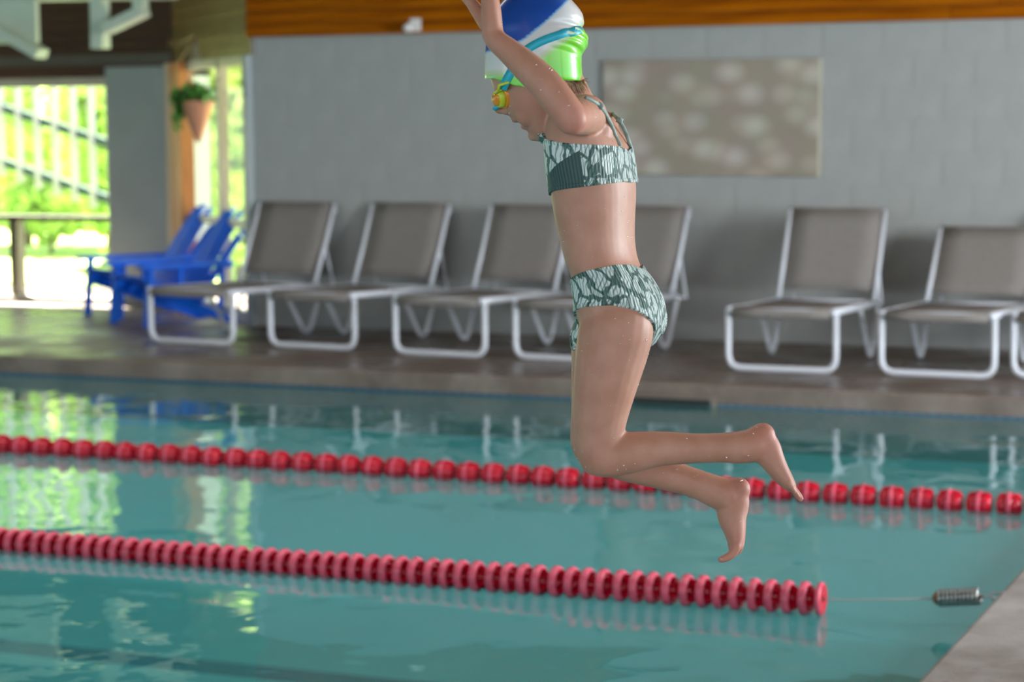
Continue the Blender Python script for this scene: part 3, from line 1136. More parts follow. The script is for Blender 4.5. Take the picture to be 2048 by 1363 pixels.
class Flesh:
    def __init__(self): self.v, self.f = [], []

    def add(self, v, f):
        o = len(self.v)
        self.v += [tuple(p) for p in v]
        self.f += [tuple(i + o for i in q) for q in f]

    def rings(self, rings):
        n = len(rings[0])
        v = [p for r in rings for p in r]
        f = []
        for i in range(len(rings) - 1):
            for k in range(n):
                k2 = (k + 1) % n
                f.append((i * n + k, i * n + k2, (i + 1) * n + k2, (i + 1) * n + k))
        f.append(tuple(range(n - 1, -1, -1)))
        f.append(tuple((len(rings) - 1) * n + k for k in range(n)))
        self.add(v, f)

    def ball(self, c, r, n=10):
        c = np.asarray(c)
        r = np.asarray(r if np.ndim(r) else [r, r, r])
        rg = []
        for i in range(1, n):
            a = PI * i / n
            rg.append([c + r * np.array([math.sin(a) * math.cos(t), math.cos(a), math.sin(a) * math.sin(t)]) for t in np.linspace(0, 2 * PI, 16, endpoint=False)])
        self.rings(rg)

    def limb(self, pts, sub=5, n=18, ends=True):
        """pts: (px, py, w, radius px in picture plane, depth ratio)"""
        arr = []
        for p in pts:
            px, py, w, r = p[:4]
            q = p[4] if len(p) > 4 else 1.0
            c = cpt(px, py, w)
            rm = r * (PD - w) / F
            arr.append([*c, rm, rm * q])
        A = catmull(arr, sub)
        C_ = A[:, :3]
        rg = []
        prev = None
        for i in range(len(A)):
            t = C_[min(i + 1, len(A) - 1)] - C_[max(i - 1, 0)]
            t /= np.linalg.norm(t) + 1e-9
            view = np.array([0, 0, 1.0])
            n1 = np.cross(t, view)
            if np.linalg.norm(n1) < 0.35 and prev is not None:
                n1 = prev - t * (prev @ t)
            n1 /= np.linalg.norm(n1) + 1e-9
            if prev is not None and n1 @ prev < 0: n1 = -n1
            prev = n1
            n2 = np.cross(n1, t)
            rg.append([C_[i] + n1 * A[i, 3] * math.cos(a) + n2 * A[i, 4] * math.sin(a) for a in np.linspace(0, 2 * PI, n, endpoint=False)])
        self.rings(rg)
        if ends:
            for i in (0, -1):
                self.ball(C_[i], min(A[i, 3], A[i, 4]) * 0.98)


YAW = math.radians(20)
FD = np.array([-math.cos(YAW), 0, -math.sin(YAW)])      # body forward
LD = np.array([-math.sin(YAW), 0, math.cos(YAW)])       # body left, towards the viewer
TORSO = [(203, 1128, 1186, .060), (218, 1110, 1208, .095), (240, 1098, 1230, .118), (270, 1093, 1251, .124), (300, 1092, 1264, .120), (340, 1095, 1270, .114), (385, 1103, 1272, .107),
         (430, 1109, 1270, .102), (480, 1120, 1270, .099), (525, 1132, 1279, .101), (560, 1145, 1305, .107), (600, 1150, 1325, .113), (640, 1156, 1330, .115), (668, 1172, 1322, .102), (692, 1200, 1302, .075)]
TT = np.array(TORSO, float)


def ring_section(py, L_, R_, b, yaw_f, yaw_l, n=36, narrow=0.0, power=1.0):
    hw = (R_ - L_) / 2 * PD / F
    sy = abs(yaw_l[0])
    b = min(b, hw * 0.95 / max(sy, 1e-3))
    a = math.sqrt(max(hw * hw - (b * sy) ** 2, 1e-6)) / abs(yaw_f[0])
    c = cpt((L_ + R_) / 2, py, 0)
    out = []
    for t in np.linspace(0, 2 * PI, n, endpoint=False):
        ct, st = math.cos(t), math.sin(t)
        ct2 = math.copysign(abs(ct) ** power, ct)
        st2 = math.copysign(abs(st) ** power, st) * (1 - narrow * max(ct, 0))
        out.append(c + yaw_f * a * ct2 + yaw_l * b * st2)
    return out


fl = Flesh()
fl.rings([ring_section(*r, FD, LD, power=0.9) for r in catmull(TT, 3)])
# neck
fl.limb([(1163, 250, 0, 52, 1.0), (1143, 205, 0, 45, 1.0), (1122, 160, 0, 44, 1.0)])
# shoulder blades and shoulder caps
fl.ball(cpt(1196, 268, 0.050), (0.028, 0.050, 0.036))
fl.ball(cpt(1212, 275, -0.045), (0.026, 0.050, 0.036))
# near arm
fl.limb([(1172, 232, 0.06, 44), (1166, 230, 0.13, 41), (1155, 233, 0.20, 37), (1143, 236, 0.268, 33)])
fl.limb([(1143, 238, 0.275, 33), (1122, 208, 0.275, 34), (1088, 166, 0.268, 34), (1052, 132, 0.255, 31), (1018, 102, 0.240, 26), (994, 82, 0.230, 23), (984, 66, 0.222, 22)])
fl.ball(cpt(1148, 242, 0.272), 0.021)
# near hand
fl.limb([(986, 68, 0.222, 21, 1.25), (984, 44, 0.216, 21, 1.5), (982, 18, 0.210, 20, 1.7), (979, -12, 0.204, 17, 1.8), (977, -22, 0.202, 13, 1.8)])
for q, (dw, ln_) in enumerate(((0.027, 62), (0.009, 74), (-0.009, 70), (-0.027, 54))):
    w = 0.203 + dw
    fl.limb([(979, -8, w, 9.5), (974, -20 - ln_ * 0.45, w, 8.8), (962, -20 - ln_ * 0.8, w, 8.0), (948, -20 - ln_, w, 7.0)], 4, 12)
fl.limb([(972, 50, 0.190, 15), (958, 26, 0.176, 15), (943, 6, 0.166, 12.5), (930, -8, 0.160, 11), (920, -24, 0.158, 9)], 4, 14)
# far arm, raised behind the head
fl.limb([(1172, 244, -0.07, 40), (1150, 222, -0.13, 34), (1128, 190, -0.19, 31), (1112, 160, -0.22, 30), (1098, 108, -0.225, 28), (1086, 66, -0.222, 24), (1078, 40, -0.22, 21)])
fl.limb([(1078, 40, -0.22, 19, 1.3), (1070, 20, -0.22, 19, 1.6), (1062, -4, -0.22, 16, 1.7)])
for q, (dw, ln_) in enumerate(((0.025, 44), (0.008, 54), (-0.008, 52), (-0.025, 40))):
    fl.limb([(1064, 4, -0.22 + dw, 8.5), (1056, -ln_ * 0.5, -0.22 + dw, 8), (1046, -ln_, -0.22 + dw, 7)], 4, 12)
fl.limb([(1070, 24, -0.205, 12), (1052, 10, -0.19, 11), (1042, -4, -0.185, 9)], 4, 12)
# near leg
fl.limb([(1240, 600, 0.045, 60), (1234, 650, 0.055, 74), (1224, 700, 0.060, 73, .95), (1212, 760, 0.062, 65.5), (1202, 820, 0.062, 57), (1198, 868, 0.062, 50), (1199, 900, 0.062, 47), (1206, 912, 0.062, 43)], 5, 22)
fl.limb([(1201, 908, 0.062, 46), (1225, 909, 0.060, 45), (1265, 904, 0.058, 41.5), (1320, 897, 0.056, 35.5), (1385, 896, 0.053, 30.5), (1440, 895, 0.050, 30), (1480, 894, 0.048, 33), (1508, 890, 0.046, 34)], 5, 22)
fl.ball(cpt(1192, 915, 0.062), (0.031, 0.033, 0.030))          # knee cap
fl.ball(cpt(1300, 888, 0.054), (0.075, 0.024, 0.028))          # calf
fl.ball(cpt(1487, 902, 0.069), 0.011)                          # ankle bone
fl.limb([(1514, 876, 0.046, 31, .85), (1531, 896, 0.045, 31, .85), (1546, 922, 0.043, 25, 1.15), (1560, 944, 0.041, 20, 1.6), (1573, 962, 0.040, 16, 2.1), (1582, 973, 0.040, 12, 2.7)], 5, 20)
fl.ball(cpt(1525, 872, 0.046), (0.024, 0.025, 0.024))
for q, (dw, ln_, r) in enumerate(((-0.029, 1.15, 8), (-0.011, 1.05, 5.4), (0.003, 0.95, 5.2), (0.0165, 0.82, 5.0), (0.0295, 0.65, 5.0))):
    fl.limb([(1577, 967, 0.040 + dw, r), (1577 + 14 * ln_, 967 + 16 * ln_, 0.040 + dw, r), (1577 + 21 * ln_, 967 + 26 * ln_, 0.040 + dw, r * 0.9)], 3, 12)
# far leg
fl.limb([(1228, 610, -0.05, 62), (1214, 680, -0.056, 70), (1202, 750, -0.06, 60), (1192, 820, -0.062, 50), (1185, 872, -0.064, 45), (1186, 892, -0.064, 43)], 5, 22)
fl.limb([(1184, 886, -0.064, 43), (1215, 908, -0.066, 42), (1262, 927, -0.068, 38), (1325, 946, -0.070, 33), (1390, 966, -0.072, 29.5), (1435, 984, -0.073, 33), (1452, 990, -0.073, 34)], 5, 22)
fl.ball(cpt(1290, 928, -0.068), (0.065, 0.022, 0.026))
fl.ball(cpt(1450, 1003, -0.052), 0.010)
fl.limb([(1466, 980, -0.073, 30, .85), (1466, 1004, -0.073, 33, .85), (1464, 1032, -0.072, 30, 1.05), (1469, 1058, -0.071, 23.5, 1.4), (1472, 1080, -0.070, 18, 1.8), (1471, 1096, -0.070, 15, 2.2)], 5, 20)
fl.ball(cpt(1477, 978, -0.073), (0.023, 0.023, 0.023))
for q, (dw, ln_, r) in enumerate(((0.026, 1.12, 8.5), (0.0085, 1.05, 5.6), (-0.005, 1.0, 5.4), (-0.018, 0.9, 5.2), (-0.0305, 0.75, 5.0))):
    fl.limb([(1473, 1092, -0.070 + dw, r + 1), (1466, 1106, -0.070 + dw, r + 1), (1466 - 12 * ln_, 1106 + 8 * ln_, -0.070 + dw, r), (1466 - 22 * ln_, 1106 + 11 * ln_, -0.070 + dw, r * 0.85)], 3, 12)
# head
HY = math.radians(12)
FH0 = np.array([-math.cos(HY), 0, -math.sin(HY)])
LH = np.array([-math.sin(HY), 0, math.cos(HY)])
HEAD = [(-24, 1058, 1104, .030), (-12, 1034, 1122, .048), (8, 1008, 1140, .062), (40, 986, 1154, .072), (80, 978, 1160, .0765), (115, 977, 1161, .0775), (150, 979, 1159, .0755), (178, 987, 1153, .071),
        (198, 996, 1146, .066), (214, 1003, 1140, .061), (228, 1015, 1134, .056), (238, 1027, 1131, .053), (247, 1043, 1129, .050), (258, 1052, 1126, .046), (268, 1059, 1122, .041), (277, 1068, 1114, .031), (283, 1076, 1102, .018)]
HT = np.array(HEAD, float)
fl.rings([ring_section(*r, FH0, LH, narrow=0.16 if r[0] > 150 else 0.0, power=0.95) for r in catmull(HT, 3)])
fl.limb([(994, 180, 0, 6, 1.0), (993, 197, 0, 8, .9), (995, 212, 0, 9.5, 1.0), (999, 219, 0, 9.5, 1.1), (1008, 220, 0, 8, 1.4)], 4, 12)   # nose
fl.ball(cpt(1012, 223, 0.009), 0.0075)
fl.ball(cpt(1014, 223, -0.009), 0.0075)
fl.ball(cpt(1031, 239.5, 0.0), (0.0085, 0.0055, 0.017))        # lips
fl.ball(cpt(1050, 253.5, 0.0), (0.0085, 0.0055, 0.016))
fl.ball(cpt(1068, 271, 0.0), (0.012, 0.011, 0.016))            # chin
fl.ball(cpt(1058, 226, 0.026), (0.026, 0.026, 0.020))          # cheeks
fl.ball(cpt(1066, 226, -0.032), (0.026, 0.026, 0.020))

raw = bpy.data.meshes.new('raw')
raw.from_pydata([tuple(p) for p in fl.v], [], fl.f)
ro = bpy.data.objects.new('raw', raw)
COL.objects.link(ro)
bmx = bmesh.new(); bmx.from_mesh(raw); bmesh.ops.recalc_face_normals(bmx, faces=bmx.faces); bmx.to_mesh(raw); bmx.free()
md = ro.modifiers.new('remesh', 'REMESH')
md.mode = 'VOXEL'
md.voxel_size = 0.0032
md = ro.modifiers.new('smooth', 'SMOOTH')
md.factor = 0.5
md.iterations = 7
dg = bpy.context.evaluated_depsgraph_get()
bme = bpy.data.meshes.new_from_object(ro.evaluated_get(dg))
bpy.data.objects.remove(ro)
nv = len(bme.vertices)
BV = np.empty(nv * 3); bme.vertices.foreach_get('co', BV); BV = BV.reshape(-1, 3)
bme.calc_loop_triangles()
BT = np.empty(len(bme.loop_triangles) * 3, int); bme.loop_triangles.foreach_get('vertices', BT); BT = BT.reshape(-1, 3)


def vnormals(V, T):
    fn = np.cross(V[T[:, 1]] - V[T[:, 0]], V[T[:, 2]] - V[T[:, 0]])
    N = np.zeros_like(V)
    for k in range(3): np.add.at(N, T[:, k], fn)
    return N / (np.linalg.norm(N, axis=1)[:, None] + 1e-12)


BN = vnormals(BV, BT)
body_tree = BVHTree.FromPolygons([Vector(p) for p in BV], [tuple(map(int, t)) for t in BT])


def torso_theta(V):
    """angle round the body (0 front, pi back), radius and picture row of each vertex"""
    px, py = cpix(V)
    cl = np.interp(py, TT[:, 0], (TT[:, 1] + TT[:, 2]) / 2)
    xc = (cl - CX) / F * PD
    d = np.stack([V[:, 0] - xc, np.zeros(len(V)), V[:, 2] + PD], 1)
    s, l = d @ FD, d @ LD
    return np.arctan2(l, s), np.hypot(s, l), py


def clip(V, T, N, fs):
    """keep the part of a triangle mesh where every field is positive"""
    P, NN_ = [], []
    V, T, N = V.copy(), T.copy(), N.copy()
    fields = [np.asarray(f, float).copy() for f in fs]
    for j in range(len(fields)):
        f = fields[j]
        f[np.abs(f) < 1e-9] = 1e-9
        inside = f > 0
        cnt = inside[T].sum(1)
        keep = T[cnt == 3]
        cut = T[(cnt == 1) | (cnt == 2)]
        newV, newN, newF = [], [], [[] for _ in fields]
        cache = {}
        base = len(V)

        def mid(a, b):
            k = (min(a, b), max(a, b))
            if k not in cache:
                t = f[a] / (f[a] - f[b])
                newV.append(V[a] + (V[b] - V[a]) * t)
                newN.append(N[a] + (N[b] - N[a]) * t)
                for m_, g in enumerate(fields): newF[m_].append(g[a] + (g[b] - g[a]) * t)
                cache[k] = base + len(newV) - 1
            return cache[k]
        out = []
        for tri in cut:
            poly = []
            for k in range(3):
                a, b = int(tri[k]), int(tri[(k + 1) % 3])
                if inside[a]: poly.append(a)
                if inside[a] != inside[b]: poly.append(mid(a, b))
            for k in range(1, len(poly) - 1): out.append((poly[0], poly[k], poly[k + 1]))
        if newV:
            V = np.vstack([V, newV]); N = np.vstack([N, newN])
            fields = [np.concatenate([g, h]) for g, h in zip(fields, newF)]
        T = np.vstack([keep, np.array(out, int)]) if out else keep
    used = np.unique(T)
    mp = -np.ones(len(V), int); mp[used] = np.arange(len(used))
    N = N[used]
    return V[used], mp[T], N / (np.linalg.norm(N, axis=1)[:, None] + 1e-12)


person = empty('person', tuple(to_world(cpt(1240, 1125, 0))))
tag(person, 'swimmer in patterned green swimwear and bright cap leaping over the pool, arms raised', 'person')
PINV = Matrix.Translation(person.location).inverted()


def pobj(name, V, faces, mats, parent=None, smooth=True, uv=None, mi=None):
    me = bpy.data.meshes.new(name)
    me.from_pydata([tuple(p) for p in to_world(V)], [], [tuple(map(int, q)) for q in faces])
    for m in (mats if isinstance(mats, (list, tuple)) else [mats]): me.materials.append(m)
    if smooth: me.polygons.foreach_set('use_smooth', [True] * len(me.polygons))
    if mi is not None: me.polygons.foreach_set('material_index', mi)
    if uv is not None:
        ul = me.uv_layers.new(name='UVMap')
        li = np.empty(len(me.loops), int); me.loops.foreach_get('vertex_index', li)
        ul.data.foreach_set('uv', np.asarray(uv)[li].ravel())
    me.update()
    o = bpy.data.objects.new(name, me)
    COL.objects.link(o)
    o.parent = parent or person
    o.matrix_parent_inverse = PINV if parent is None else Matrix()
    return o


def pmb(name, mb, m, parent=None):
    return pobj(name, np.array(mb.v), mb.f, m, parent, True, None, mb.mi)


# skin
def skin_mat():
    m, nt, b = new_mat('skin')
    at_ = nt.nodes.new('ShaderNodeAttribute')
    at_.attribute_name = 'flush'
    tc = nt.nodes.new('ShaderNodeTexCoord')
    n = nt.nodes.new('ShaderNodeTexNoise')
    n.inputs['Scale'].default_value = 26
    n.inputs['Detail'].default_value = 4
    link(nt, tc.outputs['Object'], n.inputs['Vector'])
    r = nt.nodes.new('ShaderNodeValToRGB')
    r.color_ramp.elements[0].position = 0.3
    r.color_ramp.elements[1].position = 0.75
    r.color_ramp.elements[0].color = (0.410, 0.198, 0.130, 1)
    r.color_ramp.elements[1].color = (0.490, 0.258, 0.182, 1)
    link(nt, n.outputs['Fac'], r.inputs['Fac'])
    mx = nt.nodes.new('ShaderNodeMixRGB')
    mx.inputs[2].default_value = (0.52, 0.15, 0.12, 1)
    link(nt, at_.outputs['Fac'], mx.inputs[0])
    link(nt, r.outputs['Color'], mx.inputs[1])
    link(nt, mx.outputs[0], b.inputs['Base Color'])
    b.inputs['Roughness'].default_value = 0.5
    b.inputs['Specular IOR Level'].default_value = 0.32
    b.inputs['Subsurface Weight'].default_value = 0.12
    b.inputs['Subsurface Radius'].default_value = (0.012, 0.005, 0.003)
    n3 = nt.nodes.new('ShaderNodeTexNoise')
    n3.inputs['Scale'].default_value = 420
    link(nt, tc.outputs['Object'], n3.inputs['Vector'])
    bp = nt.nodes.new('ShaderNodeBump')
    bp.inputs['Strength'].default_value = 0.12
    bp.inputs['Distance'].default_value = 0.002
    link(nt, n3.outputs['Fac'], bp.inputs['Height'])
    link(nt, bp.outputs['Normal'], b.inputs['Normal'])
    return m


M['skin'] = skin_mat()
body = pobj('body', BV, BT, M['skin'])
fl_ = np.zeros(nv)
for (px, py, w, rad, k) in ((1150, 245, .28, .045, .38), (1031, 241, 0, .016, .75), (1050, 253, 0, .016, .75), (1050, 215, .05, .035, .22), (1540, 870, .046, .045, .42), (1490, 975, -.07, .04, .30),
                            (1592, 985, .04, .035, .45), (1460, 1110, -.06, .045, .40), (1480, 1075, -.05, .03, .3), (1190, 925, .07, .04, .18), (985, 20, .2, .06, .22), (1570, 930, .04, .03, .3)):
    d = np.linalg.norm(BV - cpt(px, py, w), axis=1) / rad
    fl_ = np.maximum(fl_, k * np.exp(-d * d))
ca = body.data.attributes.new('flush', 'FLOAT', 'POINT')
ca.data.foreach_set('value', fl_)


# ---- swimwear
def cloth_mat(name, ribs, print_=True):
    m, nt, b = new_mat(name)
    uvn = nt.nodes.new('ShaderNodeUVMap')
    base = (0.075, 0.155, 0.130, 1)
    if print_:
        mp = nt.nodes.new('ShaderNodeMapping')
        mp.inputs['Scale'].default_value = (44, 30, 1)
        mp.inputs['Rotation'].default_value = (0, 0, 0.5)
        link(nt, uvn.outputs['UV'], mp.inputs['Vector'])
        nd = nt.nodes.new('ShaderNodeTexNoise')
        nd.inputs['Scale'].default_value = 1.1
        link(nt, mp.outputs['Vector'], nd.inputs['Vector'])
        mv = nt.nodes.new('ShaderNodeMixRGB')
        mv.inputs[0].default_value = 0.5
        link(nt, mp.outputs['Vector'], mv.inputs[1])
        link(nt, nd.outputs['Color'], mv.inputs[2])
        v = nt.nodes.new('ShaderNodeTexVoronoi')
        v.feature = 'DISTANCE_TO_EDGE'
        v.inputs['Scale'].default_value = 1.75
        link(nt, mv.outputs[0], v.inputs['Vector'])
        r = nt.nodes.new('ShaderNodeValToRGB')
        e = r.color_ramp.elements
        e[0].position, e[0].color = 0.07, base
        e[1].position, e[1].color = 0.105, (0.62, 0.68, 0.66, 1)
        link(nt, v.outputs['Distance'], r.inputs['Fac'])
        # veins inside the petals
        wv = nt.nodes.new('ShaderNodeTexWave')
        wv.inputs['Scale'].default_value = 1.1
        wv.inputs['Distortion'].default_value = 7
        wv.inputs['Detail'].default_value = 1
        link(nt, mp.outputs['Vector'], wv.inputs['Vector'])
        r2 = nt.nodes.new('ShaderNodeValToRGB')
        r2.color_ramp.elements[0].position = 0.12
        r2.color_ramp.elements[1].position = 0.22
        r2.color_ramp.elements[0].color = (0.30, 0.42, 0.38, 1)
        link(nt, wv.outputs['Fac'], r2.inputs['Fac'])
        mm = nt.nodes.new('ShaderNodeMixRGB')
        mm.blend_type = 'MULTIPLY'
        mm.inputs[0].default_value = 1.0
        link(nt, r.outputs['Color'], mm.inputs[1])
        link(nt, r2.outputs['Color'], mm.inputs[2])
        col = mm.outputs[0]
    else:
        rgb = nt.nodes.new('ShaderNodeRGB')
        rgb.outputs[0].default_value = (0.035, 0.085, 0.075, 1)
        col = rgb.outputs[0]
    if ribs:
        w2 = nt.nodes.new('ShaderNodeTexWave')
        w2.bands_direction = 'X'
        w2.inputs['Scale'].default_value = 58
        link(nt, uvn.outputs['UV'], w2.inputs['Vector'])
        r3 = nt.nodes.new('ShaderNodeValToRGB')
        r3.color_ramp.elements[0].position = 0.1
        r3.color_ramp.elements[1].position = 0.45
        r3.color_ramp.elements[0].color = (0.42, 0.55, 0.52, 1) if print_ else (0.55, 0.6, 0.6, 1)
        link(nt, w2.outputs['Fac'], r3.inputs['Fac'])
        m3 = nt.nodes.new('ShaderNodeMixRGB')
        m3.blend_type = 'MULTIPLY'
        m3.inputs[0].default_value = 0.9
        link(nt, col, m3.inputs[1])
        link(nt, r3.outputs['Color'], m3.inputs[2])
        col = m3.outputs[0]
        bp = nt.nodes.new('ShaderNodeBump')
        bp.inputs['Strength'].default_value = 0.6
        bp.inputs['Distance'].default_value = 0.002
        link(nt, w2.outputs['Fac'], bp.inputs['Height'])
        link(nt, bp.outputs['Normal'], b.inputs['Normal'])
    link(nt, col, b.inputs['Base Color'])
    b.inputs['Roughness'].default_value = 0.6
    return m


M['print'] = cloth_mat('printed_swim_fabric', False)
M['print_rib'] = cloth_mat('ribbed_printed_swim_fabric', True)
M['plain_rib'] = cloth_mat('ribbed_green_swim_fabric', True, False)
M['hem'] = mat('sage_hem', (0.24, 0.33, 0.30), 0.6, 0.25, 90)

th, rad, pyv = torso_theta(BV)
at_h = np.degrees(np.abs(th))
sel = (pyv > 225) & (pyv < 740) & (rad < 0.155) & (cpix(BV)[0] > 1060) & (cpix(BV)[0] < 1350)


def garment(name, fields, off, m, parent, extra_sel=None):
    s_ = sel if extra_sel is None else (sel & extra_sel)
    tsel = BT[s_[BT].all(1)]
    V, T, N = clip(BV, tsel, BN, [np.asarray(f) for f in fields])
    t2, _, p2 = torso_theta(V)
    uv = np.stack([np.abs(t2) * 0.098 + (t2 < 0) * 0.37, -p2 / 1102.0], 1)
    n = len(V)
    # outer skin plus a turned-in edge
    VO = V + N * off
    e = {}
    for a, b, c in T:
        for i, j in ((a, b), (b, c), (c, a)):
            k = (min(i, j), max(i, j))
            e[k] = None if k in e else (i, j)
    rim = [ij for ij in e.values() if ij]
    VI = V - N * 0.002
    faces = [tuple(t) for t in T] + [(i, i + n, j + n, j) for i, j in rim]
    return pobj(name, np.vstack([VO, VI]), faces, m, parent, True, np.vstack([uv, uv]))


top_u = np.interp(at_h, [0, 18, 32, 45, 65, 90, 120, 150, 180], [284, 268, 256, 266, 278, 287, 292, 296, 303])
top_l = np.interp(at_h, [0, 30, 60, 90, 120, 150, 180], [390, 389, 381, 374, 366, 362, 364])
arm_ok = (pyv > 262) | (at_h < 50)
tors = (np.abs(cpix(BV)[1] - pyv) < 1) & arm_ok
# leave the arm and chin out of the garment
ell = np.interp(pyv, TT[:, 0], TT[:, 3])
hw_ = np.interp(pyv, TT[:, 0], (TT[:, 2] - TT[:, 1]) / 2) * PD / F
a_ = np.sqrt(np.maximum(hw_ ** 2 - (ell * math.sin(YAW)) ** 2, 1e-6)) / math.cos(YAW)
rr_ = 1 / np.sqrt((np.cos(th) / a_) ** 2 + (np.sin(th) / ell) ** 2)
near_torso = np.abs(rad - rr_) < 0.016
f_top = np.minimum(pyv - top_u, top_l - pyv)
seam = 100.0
diag = (pyv - 300) * 0.86 + (at_h - seam) * 1.05          # below the slanting seam of the front
swim_top = garment('swim_top', [f_top, at_h - seam], 0.0035, M['print_rib'], None, near_torso)
garment('front_panel', [f_top, seam - at_h, -diag], 0.0035, M['print'], swim_top, near_torso)
garment('side_panel', [f_top, seam - at_h, diag], 0.0033, M['plain_rib'], swim_top, near_torso)
garment('hem', [np.minimum(pyv - top_u + 1, 5.5 - (pyv - top_u))], 0.0046, M['print_rib'], swim_top, near_torso)
garment('hem', [np.minimum(top_l - pyv + 1, 6.5 - (top_l - pyv)), at_h - seam], 0.0046, M['print_rib'], swim_top, near_torso)
garment('front_hem', [np.minimum(top_l - pyv + 1, 7.5 - (top_l - pyv)), seam - at_h], 0.0046, M['plain_rib'], swim_top, near_torso)

bot_u = np.interp(at_h, [0, 30, 60, 90, 120, 150, 180], [573, 567, 556, 541, 532, 533, 541])
bot_l = np.interp(at_h, [0, 18, 30, 50, 75, 100, 120, 140, 155, 166, 180], [700, 660, 634, 621, 612, 609, 618, 641, 668, 698, 712])
f_bot = np.minimum(pyv - bot_u, bot_l - pyv)
swim_bot = garment('swim_bottoms', [f_bot, at_h - 86], 0.0035, M['print_rib'], None)
garment('front_panel', [f_bot, 86 - at_h], 0.0035, M['print'], swim_bot)
garment('waistband', [np.minimum(pyv - bot_u + 1, 8 - (pyv - bot_u))], 0.0047, M['print_rib'], swim_bot)
garment('leg_hem', [np.minimum(bot_l - pyv + 1, 7 - (bot_l - pyv))], 0.0047, M['print_rib'], swim_bot, pyv < 705)


def on_body(px, py, off, tree=None, back=False):
    o = Vector((0, 0, 0))
    d = Vector(cpt(px, py, 0)).normalized()
    hit, nrm, idx, dist = (tree or body_tree).ray_cast(o, d)
    if hit is None:
        return cpt(px, py, 0)
    if nrm.dot(d) > 0: nrm = -nrm
    return np.array(hit + nrm * off)


for path in (((1239, 292), (1230, 272), (1222, 252), (1212, 232), (1203, 218), (1194, 209), (1182, 202), (1170, 197)),
             ((1263, 302), (1258, 284), (1251, 264), (1243, 248), (1234, 236), (1225, 228))):
    P = [on_body(*p, 0.0015) for p in path]
    P = catmull(P, 4)
    pmb('strap', MB().tube(P, 0.0036, 8), M['hem'], swim_top)
    k = P[len(P) // 2 + 4]
    pmb('strap_slider', MB().tube([k + np.array([-.004, .003, .002]), k + np.array([.005, -.002, .003])], 0.0055, 10), M['hem'], swim_top)

# ---- cap
CAPT = [(-31, 1064, 1100, .026), (-26, 1046, 1116, .040), (-12, 1023, 1131, .055), (6, 1004, 1147, .067), (22, 991, 1160, .073), (36, 984, 1166, .077), (48, 980, 1166, .079), (57, 978, 1163, .080), (65, 976, 1169, .081), (76, 975, 1175, .082), (90, 973, 1174, .083),
        (100, 972, 1169, .083), (109, 971, 1163, .083), (125, 971, 1162, .083), (145, 971, 1163, .082), (160, 972, 1163, .081), (178, 981, 1158, .078), (192, 990, 1152, .075)]
CV, CF = [], []
cr = [ring_section(*r, FH0, LH, n=96, power=0.95) for r in catmull(np.array(CAPT, float), 4)]
for r in cr: CV += r
n_ = 96
CTl = []
for i in range(len(cr) - 1):
    for k in range(n_):
        k2 = (k + 1) % n_
        a, b, c, d = i * n_ + k, i * n_ + k2, (i + 1) * n_ + k2, (i + 1) * n_ + k
        CTl += [(a, b, c), (a, c, d)]
ci = len(CV)
CV.append(np.mean(cr[0], axis=0) + np.array([0, 0.001, 0]))
for k in range(n_): CTl.append((ci, (k + 1) % n_, k))
CV, CTl = np.array(CV), np.array(CTl)
CNn = vnormals(CV, CTl)
if (CNn[:, 1][CV[:, 1] > CV[:, 1].max() - 0.01]).mean() < 0: CNn = -CNn
# gathered folds of the latex round the bun
cpx, cpy = cpix(CV)
fold = 0.0022 * np.exp(-((cpx - 1150) / 24) ** 2 - ((cpy - 72) / 30) ** 2) * np.sin(cpy * 0.42 + CV[:, 2] * 160)
CV = CV + CNn * fold[:, None]
xm_ = np.clip((cpx - 972) / 190, 0, 1)
cut = 157 + 15 * np.sin(PI * np.clip((cpx - 990) / 130, 0, 1)) + 4 * xm_
VC, TC, NC = clip(CV, CTl, CNn, [cut - cpy])


def cap_mat():
    m, nt, b = new_mat('tricolour_swim_cap')
    a1 = nt.nodes.new('ShaderNodeAttribute'); a1.attribute_name = 'band'
    r = nt.nodes.new('ShaderNodeValToRGB')
    e = r.color_ramp.elements
    e[0].position, e[0].color = 0.0, (0.001, 0.060, 0.34, 1)
    e[1].position, e[1].color = 1.0, (0.16, 0.66, 0.03, 1)
    for p, c in ((0.30, (0.001, 0.070, 0.38, 1)), (0.335, (0.20, 0.45, 0.72, 1)), (0.36, (0.60, 0.62, 0.63, 1)), (0.60, (0.66, 0.66, 0.64, 1)), (0.68, (0.46, 0.62, 0.30, 1)), (0.74, (0.22, 0.68, 0.05, 1))):
        k = e.new(p); k.color = c
    link(nt, a1.outputs['Fac'], r.inputs['Fac'])
    link(nt, r.outputs['Color'], b.inputs['Base Color'])
    b.inputs['Roughness'].default_value = 0.28
    b.inputs['Coat Weight'].default_value = 0.3
    return m


M['cap'] = cap_mat()
cap = pobj('swim_cap', VC, TC, M['cap'])
cx_, cy_ = cpix(VC)
blue_y = np.interp(cx_, [960, 976, 1043, 1087, 1129, 1170], [106, 102, 79, 44, 4, -40])
green_y = np.interp(cx_, [960, 1030, 1062, 1083, 1111, 1140, 1162, 1176], [146, 146, 135, 114, 88, 68, 52, 44])
band = np.where(cy_ < blue_y, 0.30 - (blue_y - cy_) * 0.004, 0)
tmid = (cy_ - blue_y) / np.maximum(green_y - blue_y, 8)
band = np.where(cy_ >= blue_y, 0.32 + 0.34 * np.clip(tmid, 0, 1) + np.where(tmid > 1, (cy_ - green_y) * 0.006, 0), band)
ba = cap.data.attributes.new('band', 'FLOAT', 'POINT')
ba.data.foreach_set('value', np.clip(band, 0.0, 1.0))
sd = cap.modifiers.new('solid', 'SOLIDIFY'); sd.thickness = 0.0015; sd.offset = 0
cap_tree = BVHTree.FromPolygons([Vector(p) for p in CV], [tuple(map(int, t)) for t in CTl])

